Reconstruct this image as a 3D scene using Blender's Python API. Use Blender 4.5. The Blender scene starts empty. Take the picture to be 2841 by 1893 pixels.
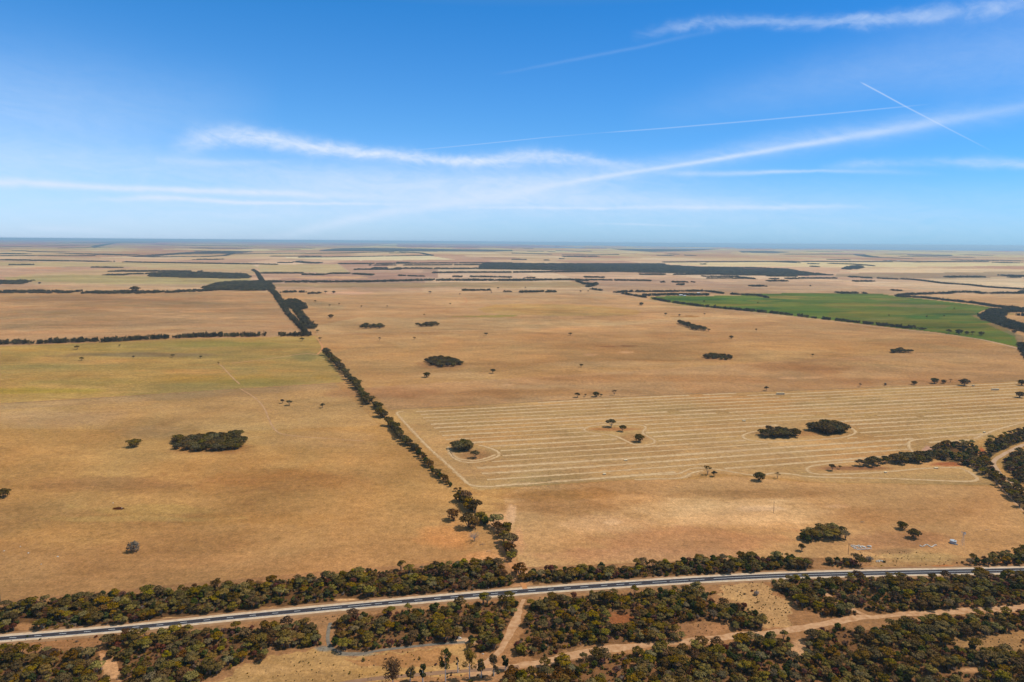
import bpy, math, random
import numpy as np
from mathutils import Matrix, Vector
R = math.radians
random.seed(7)
rng = np.random.default_rng(11)
C = bpy.context.scene.collection
scn = bpy.context.scene

# ------------------------------------------------------------------ camera
W0, H0, F0 = 2841.0, 1893.0, 1894.0
CAM_H = 240.0
PITCH, ROLL = R(8.277), R(0.444)
Fv = np.array([0, math.cos(PITCH), -math.sin(PITCH)])
R0 = np.array([1.0, 0, 0]); U0 = np.array([0, math.sin(PITCH), math.cos(PITCH)])
Rv = math.cos(ROLL) * R0 + math.sin(ROLL) * U0
Uv = -math.sin(ROLL) * R0 + math.cos(ROLL) * U0
cam_d = bpy.data.cameras.new('camera'); cam = bpy.data.objects.new('camera', cam_d); C.objects.link(cam)
cam_d.sensor_width = 36.0; cam_d.lens = F0 / W0 * 36.0
cam_d.clip_start = 1.0; cam_d.clip_end = 400000.0
M = Matrix(((Rv[0], Uv[0], -Fv[0], 0), (Rv[1], Uv[1], -Fv[1], 0), (Rv[2], Uv[2], -Fv[2], CAM_H), (0, 0, 0, 1)))
cam.matrix_world = M
scn.camera = cam
scn.view_settings.view_transform = 'Standard'; scn.view_settings.look = 'None'
scn.view_settings.gamma = 1.0; scn.view_settings.exposure = 0.45
scn.render.resolution_x, scn.render.resolution_y = 1024, 682

# ------------------------------------------------------------------ terrain function and survey of the site
def terrain(x, y):
    x = np.asarray(x, float); y = np.asarray(y, float)
    d = np.sqrt(x * x + y * y)
    h = np.zeros_like(d)
    for lam, a, ph, an in ((520, .25, .3, .4), (900, .5, 1.1, 2.0), (2300, 1.4, 2.2, 1.1), (5200, 3.2, .7, .2), (14000, 8, 3.0, 1.7)):
        k = 2 * math.pi / lam
        fade = np.clip((d - 250) / (1.6 * lam), 0, 1) ** 1.5
        h = h + a * fade * np.sin(k * (x * math.cos(an) + y * math.sin(an)) + ph)
    h = h + np.where(d > 20000, 0, 0)
    return h

def proj(x, y, z):
    dx, dy, dz = x, y, z - CAM_H
    X = dx * Rv[0] + dy * Rv[1] + dz * Rv[2]
    Y = dx * Uv[0] + dy * Uv[1] + dz * Uv[2]
    Z = dx * Fv[0] + dy * Fv[1] + dz * Fv[2]
    Z = np.where(np.abs(Z) < 1, 1, Z)
    return W0 / 2 + F0 * X / Z, H0 / 2 - F0 * Y / Z, Z

def ground_at(px, py):
    px = np.asarray(px, float); py = np.asarray(py, float)
    a = (px - W0 / 2) / F0; b = -(py - H0 / 2) / F0
    dx = Fv[0] + a * Rv[0] + b * Uv[0]; dy = Fv[1] + a * Rv[1] + b * Uv[1]; dz = Fv[2] + a * Rv[2] + b * Uv[2]
    dz = np.minimum(dz, -0.0016)
    t = -CAM_H / dz; h = np.zeros_like(t)
    for _ in range(14):
        h = 0.5 * h + 0.5 * terrain(dx * t, dy * t)
        t = (h - CAM_H) / dz
    x, y = dx * t, dy * t
    return x, y, terrain(x, y)

def P(px, py, up=0.0):
    x, y, z = ground_at(px, py)
    return (float(x), float(y), float(z) + up)

def mpp(p):      # metres across per photograph pixel at a place
    return float(p[1] * Fv[1] + (p[2] - CAM_H) * Fv[2] + p[0] * Fv[0]) / F0

def vpp(p):      # metres of height per photograph pixel
    _, y0, _ = proj(p[0], p[1], p[2]); _, y1, _ = proj(p[0], p[1], p[2] + 1.0)
    return 1.0 / float(y0 - y1)

# ------------------------------------------------------------------ world: sky with cirrus and aircraft trails
SUN_EL, SUN_AZ = 57.0, 78.0
w = bpy.data.worlds.new("World"); scn.world = w; w.use_nodes = True
nt = w.node_tree; nt.nodes.clear()
def nd(tree, typ, **kw):
    n = tree.nodes.new(typ)
    for k, v in kw.items(): setattr(n, k, v)
    return n
def mth(tree, op, a, b=None, c=None, clamp=False):
    n = tree.nodes.new('ShaderNodeMath'); n.operation = op; n.use_clamp = clamp
    for i, s in enumerate((a, b, c)):
        if s is None: continue
        if isinstance(s, (int, float)): n.inputs[i].default_value = s
        else: tree.links.new(s, n.inputs[i])
    return n.outputs[0]
sky = nd(nt, 'ShaderNodeTexSky', sky_type='NISHITA', sun_disc=False)
sky.sun_elevation = R(SUN_EL); sky.sun_rotation = R(SUN_AZ); sky.altitude = 100; sky.air_density = 1.0; sky.dust_density = 0.4; sky.ozone_density = 2.0
tc = nd(nt, 'ShaderNodeTexCoord'); sp = nd(nt, 'ShaderNodeSeparateXYZ'); nt.links.new(tc.outputs['Generated'], sp.inputs[0])
AZ = mth(nt, 'ARCTAN2', sp.outputs[0], sp.outputs[1])
EL = mth(nt, 'ARCSINE', sp.outputs[2])
def azel(px, py):
    a = (px - W0 / 2) / F0; b = -(py - H0 / 2) / F0
    v = Fv + a * Rv + b * Uv; v = v / np.linalg.norm(v)
    return math.atan2(v[0], v[1]), math.asin(v[2])
# fibrous noise in sky angles
def skynoise(sx, sy, scale, detail, dist, lo, hi, seed=0.0, shear=0.0):
    cx = nd(nt, 'ShaderNodeCombineXYZ')
    nt.links.new(mth(nt, 'MULTIPLY', AZ, sx), cx.inputs[0])
    e = mth(nt, 'MULTIPLY_ADD', AZ, shear, EL)
    nt.links.new(mth(nt, 'MULTIPLY', e, sy), cx.inputs[1]); cx.inputs[2].default_value = seed
    n = nd(nt, 'ShaderNodeTexNoise'); n.inputs['Scale'].default_value = scale; n.inputs['Detail'].default_value = detail
    n.inputs['Roughness'].default_value = .62; n.inputs['Distortion'].default_value = dist
    nt.links.new(cx.outputs[0], n.inputs['Vector'])
    m = nd(nt, 'ShaderNodeMapRange'); m.inputs[1].default_value = lo; m.inputs[2].default_value = hi
    nt.links.new(n.outputs[0], m.inputs[0])
    return m.outputs[0]
FIB = skynoise(1.0, 3.6, 12, 12, 1.6, .36, .62, 3.0, .10)
FINE = skynoise(1.0, 2.0, 34, 10, 1.2, .34, .66, 8.0)
WOB = skynoise(1.0, 1.2, 14, 8, .9, .25, .75, 1.0)
A_ = lambda x, y: (x / 1.657, y / 1.657)
B_ = lambda x, y: (1420 + x / 1.656, y / 1.656)
# each band: list of (frame, x, y, half width, strength), wobble, fibre share, upper softness
bands = [
 ([('A',760,700,36.0,0.00),('A',870,655,52.2,0.39),('A',980,620,37.8,0.62),('A',1100,625,39.6,0.67),('A',1250,648,37.8,0.76),('A',1400,670,34.2,0.84),('A',1600,695,28.8,0.95),('A',1800,715,25.2,0.92),('A',2000,735,21.6,0.90),('A',2200,742,25.2,0.81),('A',2353,735,34.2,0.69),('B',100,712,32.4,0.69),('B',250,728,28.8,0.58),('B',400,748,23.4,0.43),('B',600,770,16.2,0.22),('B',740,780,9.0,0.00)], .012, .75),
 ([('A',640,735,16,0),('A',850,745,16,.3),('A',1000,752,15,.36),('A',1200,748,12,.18),('A',1380,740,9,0)], .003, .5),
 ([('A',-200,828,19.2,0.88),('A',0,838,17.6,0.90),('A',200,846,16.0,0.85),('A',400,860,12.8,0.81),('A',600,866,13.6,0.88),('A',800,873,13.6,0.90),('A',1000,880,14.4,0.95),('A',1200,886,15.2,0.88),('A',1400,895,14.4,0.62),('A',1700,905,19.2,0.38),('A',2000,915,22.4,0.25),('A',2353,925,24.0,0.06)], .003, .4),
 ([('A',330,925,10.2,0.00),('A',450,920,10.2,0.25),('A',600,912,11.9,0.50),('A',700,909,12.8,0.78),('A',850,915,11.9,0.81),('A',1000,927,10.2,0.88),('A',1200,935,7.6,0.94),('A',1500,937,6.8,0.78),('A',1800,938,6.8,0.38),('A',2200,940,6.8,0.00)], .003, .4),
 ([('A',1180,1120,17.0,0.00),('A',1400,1060,22.1,0.29),('A',1600,1012,22.1,0.47),('A',1800,975,22.1,0.52),('A',2000,945,23.8,0.52),('A',2200,917,25.5,0.48),('A',2353,897,25.5,0.48),('B',100,866,18.7,0.55),('B',200,850,12.8,0.62),('B',400,815,10.2,0.62),('B',600,785,9.3,0.60),('B',800,755,9.3,0.62),('B',1000,722,10.2,0.65),('B',1200,688,11.0,0.62),('B',1400,655,12.8,0.57),('B',1600,622,15.3,0.48),('B',1800,590,17.0,0.39),('B',2000,552,17.0,0.27),('B',2200,514,15.3,0.21),('B',2353,488,15.3,0.17),('B',2600,450,15.3,0.10)], .001, .25),
 ([('A',2000,920,40,.0),('A',2353,870,44,.22),('B',300,815,44,.24),('B',700,762,40,.24),('B',1200,672,46,.3),('B',1600,612,44,.28),('B',2000,545,46,.22),('B',2353,505,46,.15),('B',2600,470,46,.1)], .004, .55),
 ([('A',1880,692,1.8,0.00),('A',2000,682,1.9,0.23),('A',2353,648,1.9,0.28),('B',150,632,1.9,0.22),('B',300,620,1.8,0.10),('B',420,610,1.8,0.06),('B',480,606,2.2,0.28),('B',900,573,2.5,0.29),('B',1300,538,2.5,0.28),('B',1700,500,2.4,0.25),('B',1850,486,2.1,0.14),('B',1930,478,1.8,0.00)], .0, .0),
 ([('B',1597,376,2.4,0.00),('B',1606,380,2.8,0.45),('B',1700,430,2.8,0.48),('B',1800,485,2.8,0.42),('B',1950,563,2.6,0.33),('B',2100,640,2.4,0.21),('B',2220,702,2.1,0.00)], .0, .0),
 ([('B',540,170,22.5,0.00),('B',700,140,24.0,0.17),('B',830,110,22.5,0.27),('B',1000,96,21.0,0.25),('B',1200,98,21.0,0.31),('B',1350,106,19.5,0.33),('B',1500,104,18.8,0.39),('B',1700,90,24.0,0.43),('B',1900,74,27.0,0.36),('B',2100,55,28.5,0.33),('B',2353,25,31.5,0.36),('B',2600,0,31.5,0.31)], .014, .8),
 ([('B',-100,345,5.0,0.00),('B',0,330,6.0,0.04),('B',200,290,7.0,0.07),('B',400,252,7.0,0.08),('B',600,215,7.0,0.08),('B',800,168,9.0,0.05),('B',1050,120,9.0,0.00)], .001, .3),
 ([('A',1000,875,20,0),('A',1400,862,36,.18),('A',1800,880,44,.28),('A',2200,890,46,.38),('B',0,905,46,.42),('B',300,912,38,.3),('B',700,922,30,.24),('B',1100,942,22,.2),('B',1600,950,12,0)], .004, .5),
 ([('B',-200,955,6.0,0.26),('B',0,955,6.0,0.44),('B',400,957,7.0,0.47),('B',800,952,11.0,0.55),('B',1000,955,11.0,0.52),('B',1200,952,10.0,0.49),('B',1500,948,10.0,0.29),('B',1750,952,8.0,0.00)], .003, .5),
 ([('B',620,800,8.0,0.00),('B',800,797,12.0,0.36),('B',1000,798,12.0,0.42),('B',1200,791,8.0,0.52),('B',1400,786,6.0,0.39),('B',1700,790,10.0,0.18),('B',2000,800,10.0,0.00)], .002, .4),
 ([('B',1400,775,15.0,0.00),('B',1600,752,20.0,0.31),('B',1800,752,22.0,0.18),('B',2000,745,15.0,0.26),('B',2150,745,20.0,0.47),('B',2353,755,17.0,0.42),('B',2600,755,17.0,0.39)], .006, .7),
 ([('B',300,1028,4,0),('B',550,1030,5,.28),('B',750,1038,4,.15),('B',900,1042,4,0)], .001, .2),
 ([('A',-300,540,240,.3),('A',300,560,220,.26),('A',800,540,170,.14),('A',1300,480,120,0)], .01, .3),
 ([('A',-300,735,70,.25),('A',500,750,70,.3),('A',1000,790,60,.26),('A',1600,810,60,.22),('A',2353,815,50,.12),('B',400,830,40,0)], .008, .4),
 ([('A',900,992,12,0),('A',1100,988,14,.16),('A',1250,985,13,.12),('A',1450,985,10,0)], .003, .5),
 ([('B',500,560,60,0),('B',1100,430,90,.1),('B',1700,320,110,.17),('B',2353,240,140,.2),('B',2700,200,140,.2)], .01, .3),
 ([('A',-300,960,170,.3),('A',600,980,160,.38),('A',1500,940,140,.5),('A',2353,910,130,.52),('B',500,940,130,.44),('B',1200,980,120,.34),('B',2353,1000,120,.24),('B',2700,1000,120,.2)], .004, .35),
 ([('A',900,800,40,0),('A',1500,830,60,.22),('A',2200,850,60,.3),('B',200,840,55,.28),('B',600,800,50,.15),('B',1000,790,40,0)], .008, .6),
 ([('A',60,1050,10,0),('A',200,1052,12,.22),('A',400,1060,10,.18),('A',580,1068,8,0)], .001, .3),
]
ELR = .7
total = None
for pts, wob, fib in bands:
    q = []
    for fr, x, y, hw, s in pts:
        X, Y = (A_ if fr == 'A' else B_)(x, y); a, e = azel(X, Y); q.append((a, e, hw / 1.657 / F0, s))
    a0, a1 = q[0][0], q[-1][0]
    xx = mth(nt, 'DIVIDE', mth(nt, 'SUBTRACT', AZ, a0), a1 - a0, clamp=True)
    rp = nd(nt, 'ShaderNodeValToRGB'); cr = rp.color_ramp; cr.interpolation = 'LINEAR'
    nst = 26
    qa = np.array(q); ta = np.linspace(a0, a1, nst)
    # smooth resampling
    def smooth(col):
        v = np.interp(np.linspace(a0, a1, 400), qa[:, 0], qa[:, col]); k = np.hanning(25); k /= k.sum()
        vp = np.concatenate([2 * v[0] - v[1:26][::-1], v, 2 * v[-1] - v[-26:-1][::-1]]); s = np.convolve(vp, k, 'same')[25:-25]
        return np.interp(ta, np.linspace(a0, a1, 400), s)
    ce, cw, cs = smooth(1), smooth(2), smooth(3)
    if pts[0][4] == 0: cs[0] = 0
    if pts[-1][4] == 0: cs[-1] = 0
    for i in range(nst):
        pos = i / (nst - 1); colv = (ce[i] / ELR, cw[i] * 4, max(cs[i], 0), 1)
        if i == 0: e_ = cr.elements[0]; e_.position = 0
        elif i == nst - 1: e_ = cr.elements[-1]; e_.position = 1
        else: e_ = cr.elements.new(pos)
        e_.color = colv
    nt.links.new(xx, rp.inputs[0])
    s = nd(nt, 'ShaderNodeSeparateColor'); nt.links.new(rp.outputs[0], s.inputs[0])
    cen = mth(nt, 'MULTIPLY', s.outputs[0], ELR)
    el = EL if wob == 0 else mth(nt, 'ADD', EL, mth(nt, 'MULTIPLY', mth(nt, 'SUBTRACT', WOB, .5), wob))
    dist = mth(nt, 'ABSOLUTE', mth(nt, 'DIVIDE', mth(nt, 'SUBTRACT', el, cen), mth(nt, 'MULTIPLY', s.outputs[1], .25)))
    fall = mth(nt, 'EXPONENT', mth(nt, 'MULTIPLY', mth(nt, 'MULTIPLY', dist, dist), -1.1))
    inside = mth(nt, 'MULTIPLY', mth(nt, 'GREATER_THAN', xx, 0.0), mth(nt, 'LESS_THAN', xx, 1.0))
    m = mth(nt, 'MULTIPLY', mth(nt, 'MULTIPLY', fall, s.outputs[2]), inside)
    if fib > 0:
        m = mth(nt, 'MULTIPLY', m, mth(nt, 'ADD', 1 - fib * .75, mth(nt, 'MULTIPLY', mth(nt, 'ADD', mth(nt, 'MULTIPLY', FIB, .7), mth(nt, 'MULTIPLY', FINE, .5)), fib)))
    inv = mth(nt, 'SUBTRACT', 1.0, m, clamp=True)
    total = inv if total is None else mth(nt, 'MULTIPLY', total, inv)
CLOUD = mth(nt, 'SUBTRACT', 1.0, total, clamp=True)
front = mth(nt, 'GREATER_THAN', sp.outputs[1], 0.0)
CLOUD = mth(nt, 'MULTIPLY', CLOUD, front)
# colour grade of the clear sky by elevation
gr = nd(nt, 'ShaderNodeValToRGB'); g = gr.color_ramp
GRADE = [(0.0, (.56, .79, 1.38)), (.10, (.50, .76, 1.22)), (.25, (.36, .70, 1.08)), (.5, (.17, .62, 1.02)), (.70, (1.0, .95, .88)), (1.0, (1.5, 1.15, .80))]
nt.links.new(mth(nt, 'DIVIDE', EL, .62, clamp=True), gr.inputs[0])
for i, (p_, c_) in enumerate(GRADE):
    e_ = g.elements[0] if i == 0 else (g.elements[-1] if i == len(GRADE) - 1 else g.elements.new(p_))
    e_.position = p_; e_.color = (*c_, 1)
mx = nd(nt, 'ShaderNodeMix', data_type='RGBA', blend_type='MULTIPLY'); mx.inputs[0].default_value = 1
nt.links.new(sky.outputs[0], mx.inputs[6]); nt.links.new(gr.outputs[0], mx.inputs[7])
lr = nd(nt, 'ShaderNodeMapRange', interpolation_type='SMOOTHSTEP'); lr.inputs[1].default_value = -.75; lr.inputs[2].default_value = .8; nt.links.new(AZ, lr.inputs[0])
lm = nd(nt, 'ShaderNodeMix', data_type='RGBA'); nt.links.new(lr.outputs[0], lm.inputs[0]); lm.inputs[6].default_value = (1.10, 1.14, 1.12, 1); lm.inputs[7].default_value = (.52, .80, .90, 1)
mz = nd(nt, 'ShaderNodeMix', data_type='RGBA', blend_type='MULTIPLY'); mz.inputs[0].default_value = 1; nt.links.new(mx.outputs[2], mz.inputs[6]); nt.links.new(lm.outputs[2], mz.inputs[7]); mx = mz
mc = nd(nt, 'ShaderNodeMix', data_type='RGBA'); nt.links.new(CLOUD, mc.inputs[0]); nt.links.new(mx.outputs[2], mc.inputs[6])
mc.inputs[7].default_value = (5.1, 6.0, 7.4, 1)
bg = nd(nt, 'ShaderNodeBackground'); bg.inputs[1].default_value = 0.1; nt.links.new(mc.outputs[2], bg.inputs[0])
wo = nd(nt, 'ShaderNodeOutputWorld'); nt.links.new(bg.outputs[0], wo.inputs[0])

sd = bpy.data.lights.new('sun', 'SUN'); sd.energy = 3.2; sd.angle = R(0.6); sd.color = (1, .95, .87)
so = bpy.data.objects.new('sun', sd); C.objects.link(so)
sv = Vector((math.cos(R(SUN_EL)) * math.sin(R(SUN_AZ)), math.cos(R(SUN_EL)) * math.cos(R(SUN_AZ)), math.sin(R(SUN_EL))))
so.rotation_euler = sv.to_track_quat('Z', 'Y').to_euler()

# ------------------------------------------------------------------ helpers
def lin(c):
    c = np.asarray(c, float) / 255.0
    return np.where(c <= .04045, c / 12.92, ((c + .055) / 1.055) ** 2.4)
KL = np.array([1.46, 1.45, 1.46])       # light falling on open ground at this exposure (for reading albedo off sunlit colours)
GC = np.array([.885, .845, .785])           # eye-read colours run pale: correction to the measured ones
def alb(c): return np.clip(lin(c) * GC / KL, 0, .75)
def tag(o, label=None, cat=None, group=None, kind=None):
    if label: o['label'] = label
    if cat: o['category'] = cat
    if group: o['group'] = group
    if kind: o['kind'] = kind
    return o
def mesh_np(name, v, f, mat, loop_tot=4):
    v = np.asarray(v, np.float32); f = np.asarray(f, np.int32)
    me = bpy.data.meshes.new(name); me.vertices.add(len(v)); me.vertices.foreach_set('co', v.ravel())
    me.loops.add(f.size); me.loops.foreach_set('vertex_index', f.ravel()); me.polygons.add(len(f))
    me.polygons.foreach_set('loop_start', np.arange(0, f.size, f.shape[1], dtype=np.int32))
    me.polygons.foreach_set('loop_total', np.full(len(f), f.shape[1], np.int32))
    me.update(calc_edges=True); me.validate()
    if mat: me.materials.append(mat)
    return me
def link(name, me, parent=None, loc=None):
    o = bpy.data.objects.new(name, me); C.objects.link(o)
    if parent: o.parent = parent
    if loc is not None: o.location = loc
    return o
def empty(name, loc, label, cat, group=None, rz=0, scale=None):
    o = bpy.data.objects.new(name, None); C.objects.link(o); o.location = loc; o.rotation_euler = (0, 0, rz); o.empty_display_size = .5
    if scale: o.scale = scale
    return tag(o, label, cat, group)
class MB:
    def __init__(s): s.v = []; s.f = []
    def box(s, c, d, rz=0, tilt=0):
        m = Matrix.Rotation(rz, 3, 'Z') @ Matrix.Rotation(tilt, 3, 'X'); b = len(s.v)
        for i in (-.5, .5):
            for j in (-.5, .5):
                for k in (-.5, .5):
                    p = m @ Vector((i * d[0], j * d[1], k * d[2])); s.v.append((c[0] + p.x, c[1] + p.y, c[2] + p.z))
        for q in ((0,1,3,2),(4,6,7,5),(0,4,5,1),(2,3,7,6),(0,2,6,4),(1,5,7,3)): s.f.append([b + t for t in q])
    def tube(s, pts, r, n=6):
        b = len(s.v); pts = [Vector(p) for p in pts]
        rr = r if hasattr(r, '__len__') else [r] * len(pts)
        for i, p in enumerate(pts):
            t = (pts[min(i + 1, len(pts) - 1)] - pts[max(i - 1, 0)]).normalized()
            u = t.cross(Vector((.31, .95, .05))).normalized(); w_ = t.cross(u)
            for k in range(n):
                a = 2 * math.pi * k / n; q = p + (u * math.cos(a) + w_ * math.sin(a)) * rr[i]; s.v.append(tuple(q))
        for i in range(len(pts) - 1):
            for k in range(n):
                s.f.append([b + i * n + k, b + i * n + (k + 1) % n, b + (i + 1) * n + (k + 1) % n, b + (i + 1) * n + k])
        s.f.append([b + k for k in range(n)][::-1]); s.f.append([b + (len(pts) - 1) * n + k for k in range(n)])
    def build(s, name, mat, parent=None, loc=None, smooth=False):
        me = bpy.data.meshes.new(name); me.from_pydata(s.v, [], s.f); me.update()
        if mat: me.materials.append(mat)
        if smooth: me.polygons.foreach_set('use_smooth', [True] * len(me.polygons))
        return link(name, me, parent, loc)

# ------------------------------------------------------------------ materials
def pmat(name, col, rough=.9, var=.0, scale=1.0, spec=.04, randvar=0.0, col2=None, bump=0):
    m = bpy.data.materials.new(name); m.use_nodes = True; t = m.node_tree; bs = t.nodes['Principled BSDF']
    bs.inputs['Roughness'].default_value = rough; bs.inputs['Specular IOR Level'].default_value = spec
    geo = t.nodes.new('ShaderNodeNewGeometry'); n = t.nodes.new('ShaderNodeTexNoise'); n.inputs['Scale'].default_value = scale; n.inputs['Detail'].default_value = 5
    t.links.new(geo.outputs['Position'], n.inputs['Vector'])
    mr = t.nodes.new('ShaderNodeMapRange'); mr.inputs[1].default_value = .3; mr.inputs[2].default_value = .7
    t.links.new(n.outputs[0], mr.inputs[0])
    mix = t.nodes.new('ShaderNodeMix'); mix.data_type = 'RGBA'
    c2 = col2 if col2 is not None else tuple(max(0, c * (1 - var)) for c in col)
    mix.inputs[6].default_value = (*col, 1); mix.inputs[7].default_value = (*c2, 1)
    t.links.new(mr.outputs[0], mix.inputs[0])
    out = mix.outputs[2]
    if randvar:
        oi = t.nodes.new('ShaderNodeObjectInfo')
        hs = t.nodes.new('ShaderNodeHueSaturation')
        v = t.nodes.new('ShaderNodeMapRange'); v.inputs[3].default_value = 1 - randvar; v.inputs[4].default_value = 1 + randvar * 1.1
        t.links.new(oi.outputs['Random'], v.inputs[0]); t.links.new(v.outputs[0], hs.inputs['Value'])
        m2 = mth(t, 'FRACT', mth(t, 'MULTIPLY', oi.outputs['Random'], 37.7))
        t.links.new(mth(t, 'MULTIPLY_ADD', m2, .04, .468), hs.inputs['Hue'])
        t.links.new(mth(t, 'MULTIPLY_ADD', mth(t, 'FRACT', mth(t, 'MULTIPLY', oi.outputs['Random'], 11.3)), .3, .88), hs.inputs['Saturation'])
        t.links.new(out, hs.inputs['Color']); out = hs.outputs[0]
    t.links.new(out, bs.inputs['Base Color'])
    if bump:
        bp = t.nodes.new('ShaderNodeBump'); bp.inputs['Strength'].default_value = bump; t.links.new(n.outputs[0], bp.inputs['Height']); t.links.new(bp.outputs[0], bs.inputs['Normal'])
    return m
LEAF = {
 'olive': pmat('olive_leaves', (.195, .136, .024), .75, scale=.5, randvar=.42, col2=(.100, .072, .014)),
 'brown': pmat('brown_olive_leaves', (.140, .084, .018), .8, scale=.5, randvar=.38, col2=(.074, .048, .014)),
 'dark':  pmat('dark_green_leaves', (.060, .066, .012), .75, scale=.5, randvar=.35, col2=(.036, .040, .009)),
 'grey':  pmat('grey_green_leaves', (.185, .138, .044), .85, scale=.5, randvar=.28, col2=(.110, .088, .040)),
 'pale':  pmat('pale_grey_twigs', (.21, .155, .10), .9, scale=.5, randvar=.2, col2=(.12, .10, .08)),
 'rust':  pmat('rust_brown_leaves', (.125, .055, .026), .85, scale=.5, randvar=.25, col2=(.08, .04, .02)),
 'wood': pmat('mallee_canopy', (.115, .092, .034), .75, scale=.02, randvar=.45, col2=(.070, .058, .022)),
 'field': pmat('dark_olive_leaves', (.118, .084, .020), .75, scale=.5, randvar=.35, col2=(.060, .046, .015)),
}
BARK = pmat('grey_brown_bark', (.24, .20, .16), .9, .35, 2)
WHITEBARK = pmat('pale_gum_bark', (.62, .56, .48), .8, .25, 1.5)
DEADWOOD = pmat('weathered_dead_wood', (.27, .25, .24), .9, .3, 2)

def ground_material():
    m = bpy.data.materials.new('paddock_soil_and_stubble'); m.use_nodes = True; t = m.node_tree; bs = t.nodes['Principled BSDF']
    bs.inputs['Roughness'].default_value = .95; bs.inputs['Specular IOR Level'].default_value = 0
    at = t.nodes.new('ShaderNodeAttribute'); at.attribute_name = 'soil'
    am = t.nodes.new('ShaderNodeAttribute'); am.attribute_name = 'detail'      # r: mottling, g: grain
    geo = t.nodes.new('ShaderNodeNewGeometry')
    def noise(scale, det, rough, lo, hi, o0, o1, rot=0.0, sx=1.0, sy=1.0, dist=0.0):
        mp = t.nodes.new('ShaderNodeMapping'); mp.inputs['Rotation'].default_value = (0, 0, rot); mp.inputs['Scale'].default_value = (sx, sy, 1)
        t.links.new(geo.outputs['Position'], mp.inputs[0])
        n = t.nodes.new('ShaderNodeTexNoise'); n.inputs['Scale'].default_value = scale; n.inputs['Detail'].default_value = det; n.inputs['Roughness'].default_value = rough
        n.inputs['Distortion'].default_value = dist
        t.links.new(mp.outputs[0], n.inputs['Vector'])
        r = t.nodes.new('ShaderNodeMapRange'); r.inputs[1].default_value = lo; r.inputs[2].default_value = hi; r.inputs[3].default_value = o0; r.inputs[4].default_value = o1
        t.links.new(n.outputs[0], r.inputs[0]); return r.outputs[0]
    big = noise(1 / 300, 8, .62, .34, .66, .78, 1.20, .1, .6, 1.1, .8)          # broad patches
    mid = noise(1 / 60, 8, .66, .32, .68, .85, 1.15, .1, .9, 1.5, .6)
    grain = mth(t, 'MULTIPLY', noise(1 / 6.0, 6, .75, .3, .7, .70, 1.30), noise(1 / 1.8, 4, .85, .32, .68, .66, 1.34))
    streak = noise(1 / 14, 5, .75, .3, .7, .86, 1.14, .105, .035, 1.0)     # drill lines along the paddocks
    sep = t.nodes.new('ShaderNodeSeparateColor'); t.links.new(am.outputs['Color'], sep.inputs[0])
    streak = mth(t, 'MULTIPLY_ADD', mth(t, 'SUBTRACT', streak, 1.0), mth(t, 'MULTIPLY_ADD', sep.outputs[1], .8, .2), 1.0)
    fac = mth(t, 'MULTIPLY', mth(t, 'MULTIPLY', big, mid), mth(t, 'MULTIPLY', grain, streak))
    fac = mth(t, 'ADD', mth(t, 'MULTIPLY', mth(t, 'SUBTRACT', fac, 1.0), sep.outputs[0]), 1.0)
    mul = t.nodes.new('ShaderNodeVectorMath'); mul.operation = 'SCALE'; t.links.new(at.outputs['Color'], mul.inputs[0]); t.links.new(fac, mul.inputs['Scale'])
    pale = noise(1 / 260, 9, .66, .50, .68, 0, 1, .2, .8, 1.3, 1.2)
    dark = noise(1 / 190, 9, .66, .54, .70, 0, 1, 1.1, .8, 1.4, 1.0)
    def tintby(sock, fac_, strength, col):
        mt = t.nodes.new('ShaderNodeMix'); mt.data_type = 'RGBA'; mt.blend_type = 'MULTIPLY'
        t.links.new(mth(t, 'MULTIPLY', fac_, strength), mt.inputs[0]); t.links.new(sock, mt.inputs[6]); mt.inputs[7].default_value = (*col, 1); return mt.outputs[2]
    o_ = tintby(mul.outputs[0], pale, mth(t, 'MULTIPLY', sep.outputs[0], .75), (1.22, 1.24, 1.24))
    o_ = tintby(o_, dark, mth(t, 'MULTIPLY', sep.outputs[0], .8), (.80, .76, .74))
    crop = noise(1 / 90, 9, .74, .38, .62, 0, 1, .10, .14, 1.0, .4)
    crop2 = noise(1 / 260, 8, .68, .44, .62, 0, 1, .2, .4, 1.0, .8)
    o_ = tintby(o_, crop, sep.outputs[1], (.64, .84, .78)); o_ = tintby(o_, crop2, sep.outputs[1], (1.32, 1.05, .92))
    # warm / cool drift of soil colour
    hue = noise(1 / 160, 6, .6, .3, .7, 0, 1, .5, dist=.8)
    tint = t.nodes.new('ShaderNodeMix'); tint.data_type = 'RGBA'; tint.inputs[6].default_value = (1.07, .965, .88, 1); tint.inputs[7].default_value = (.95, 1.02, 1.06, 1)
    t.links.new(hue, tint.inputs[0])
    m2 = t.nodes.new('ShaderNodeVectorMath'); m2.operation = 'MULTIPLY'; t.links.new(o_, m2.inputs[0]); t.links.new(tint.outputs[2], m2.inputs[1])
    t.links.new(m2.outputs[0], bs.inputs['Base Color'])
    return m
GROUND = ground_material()

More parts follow.
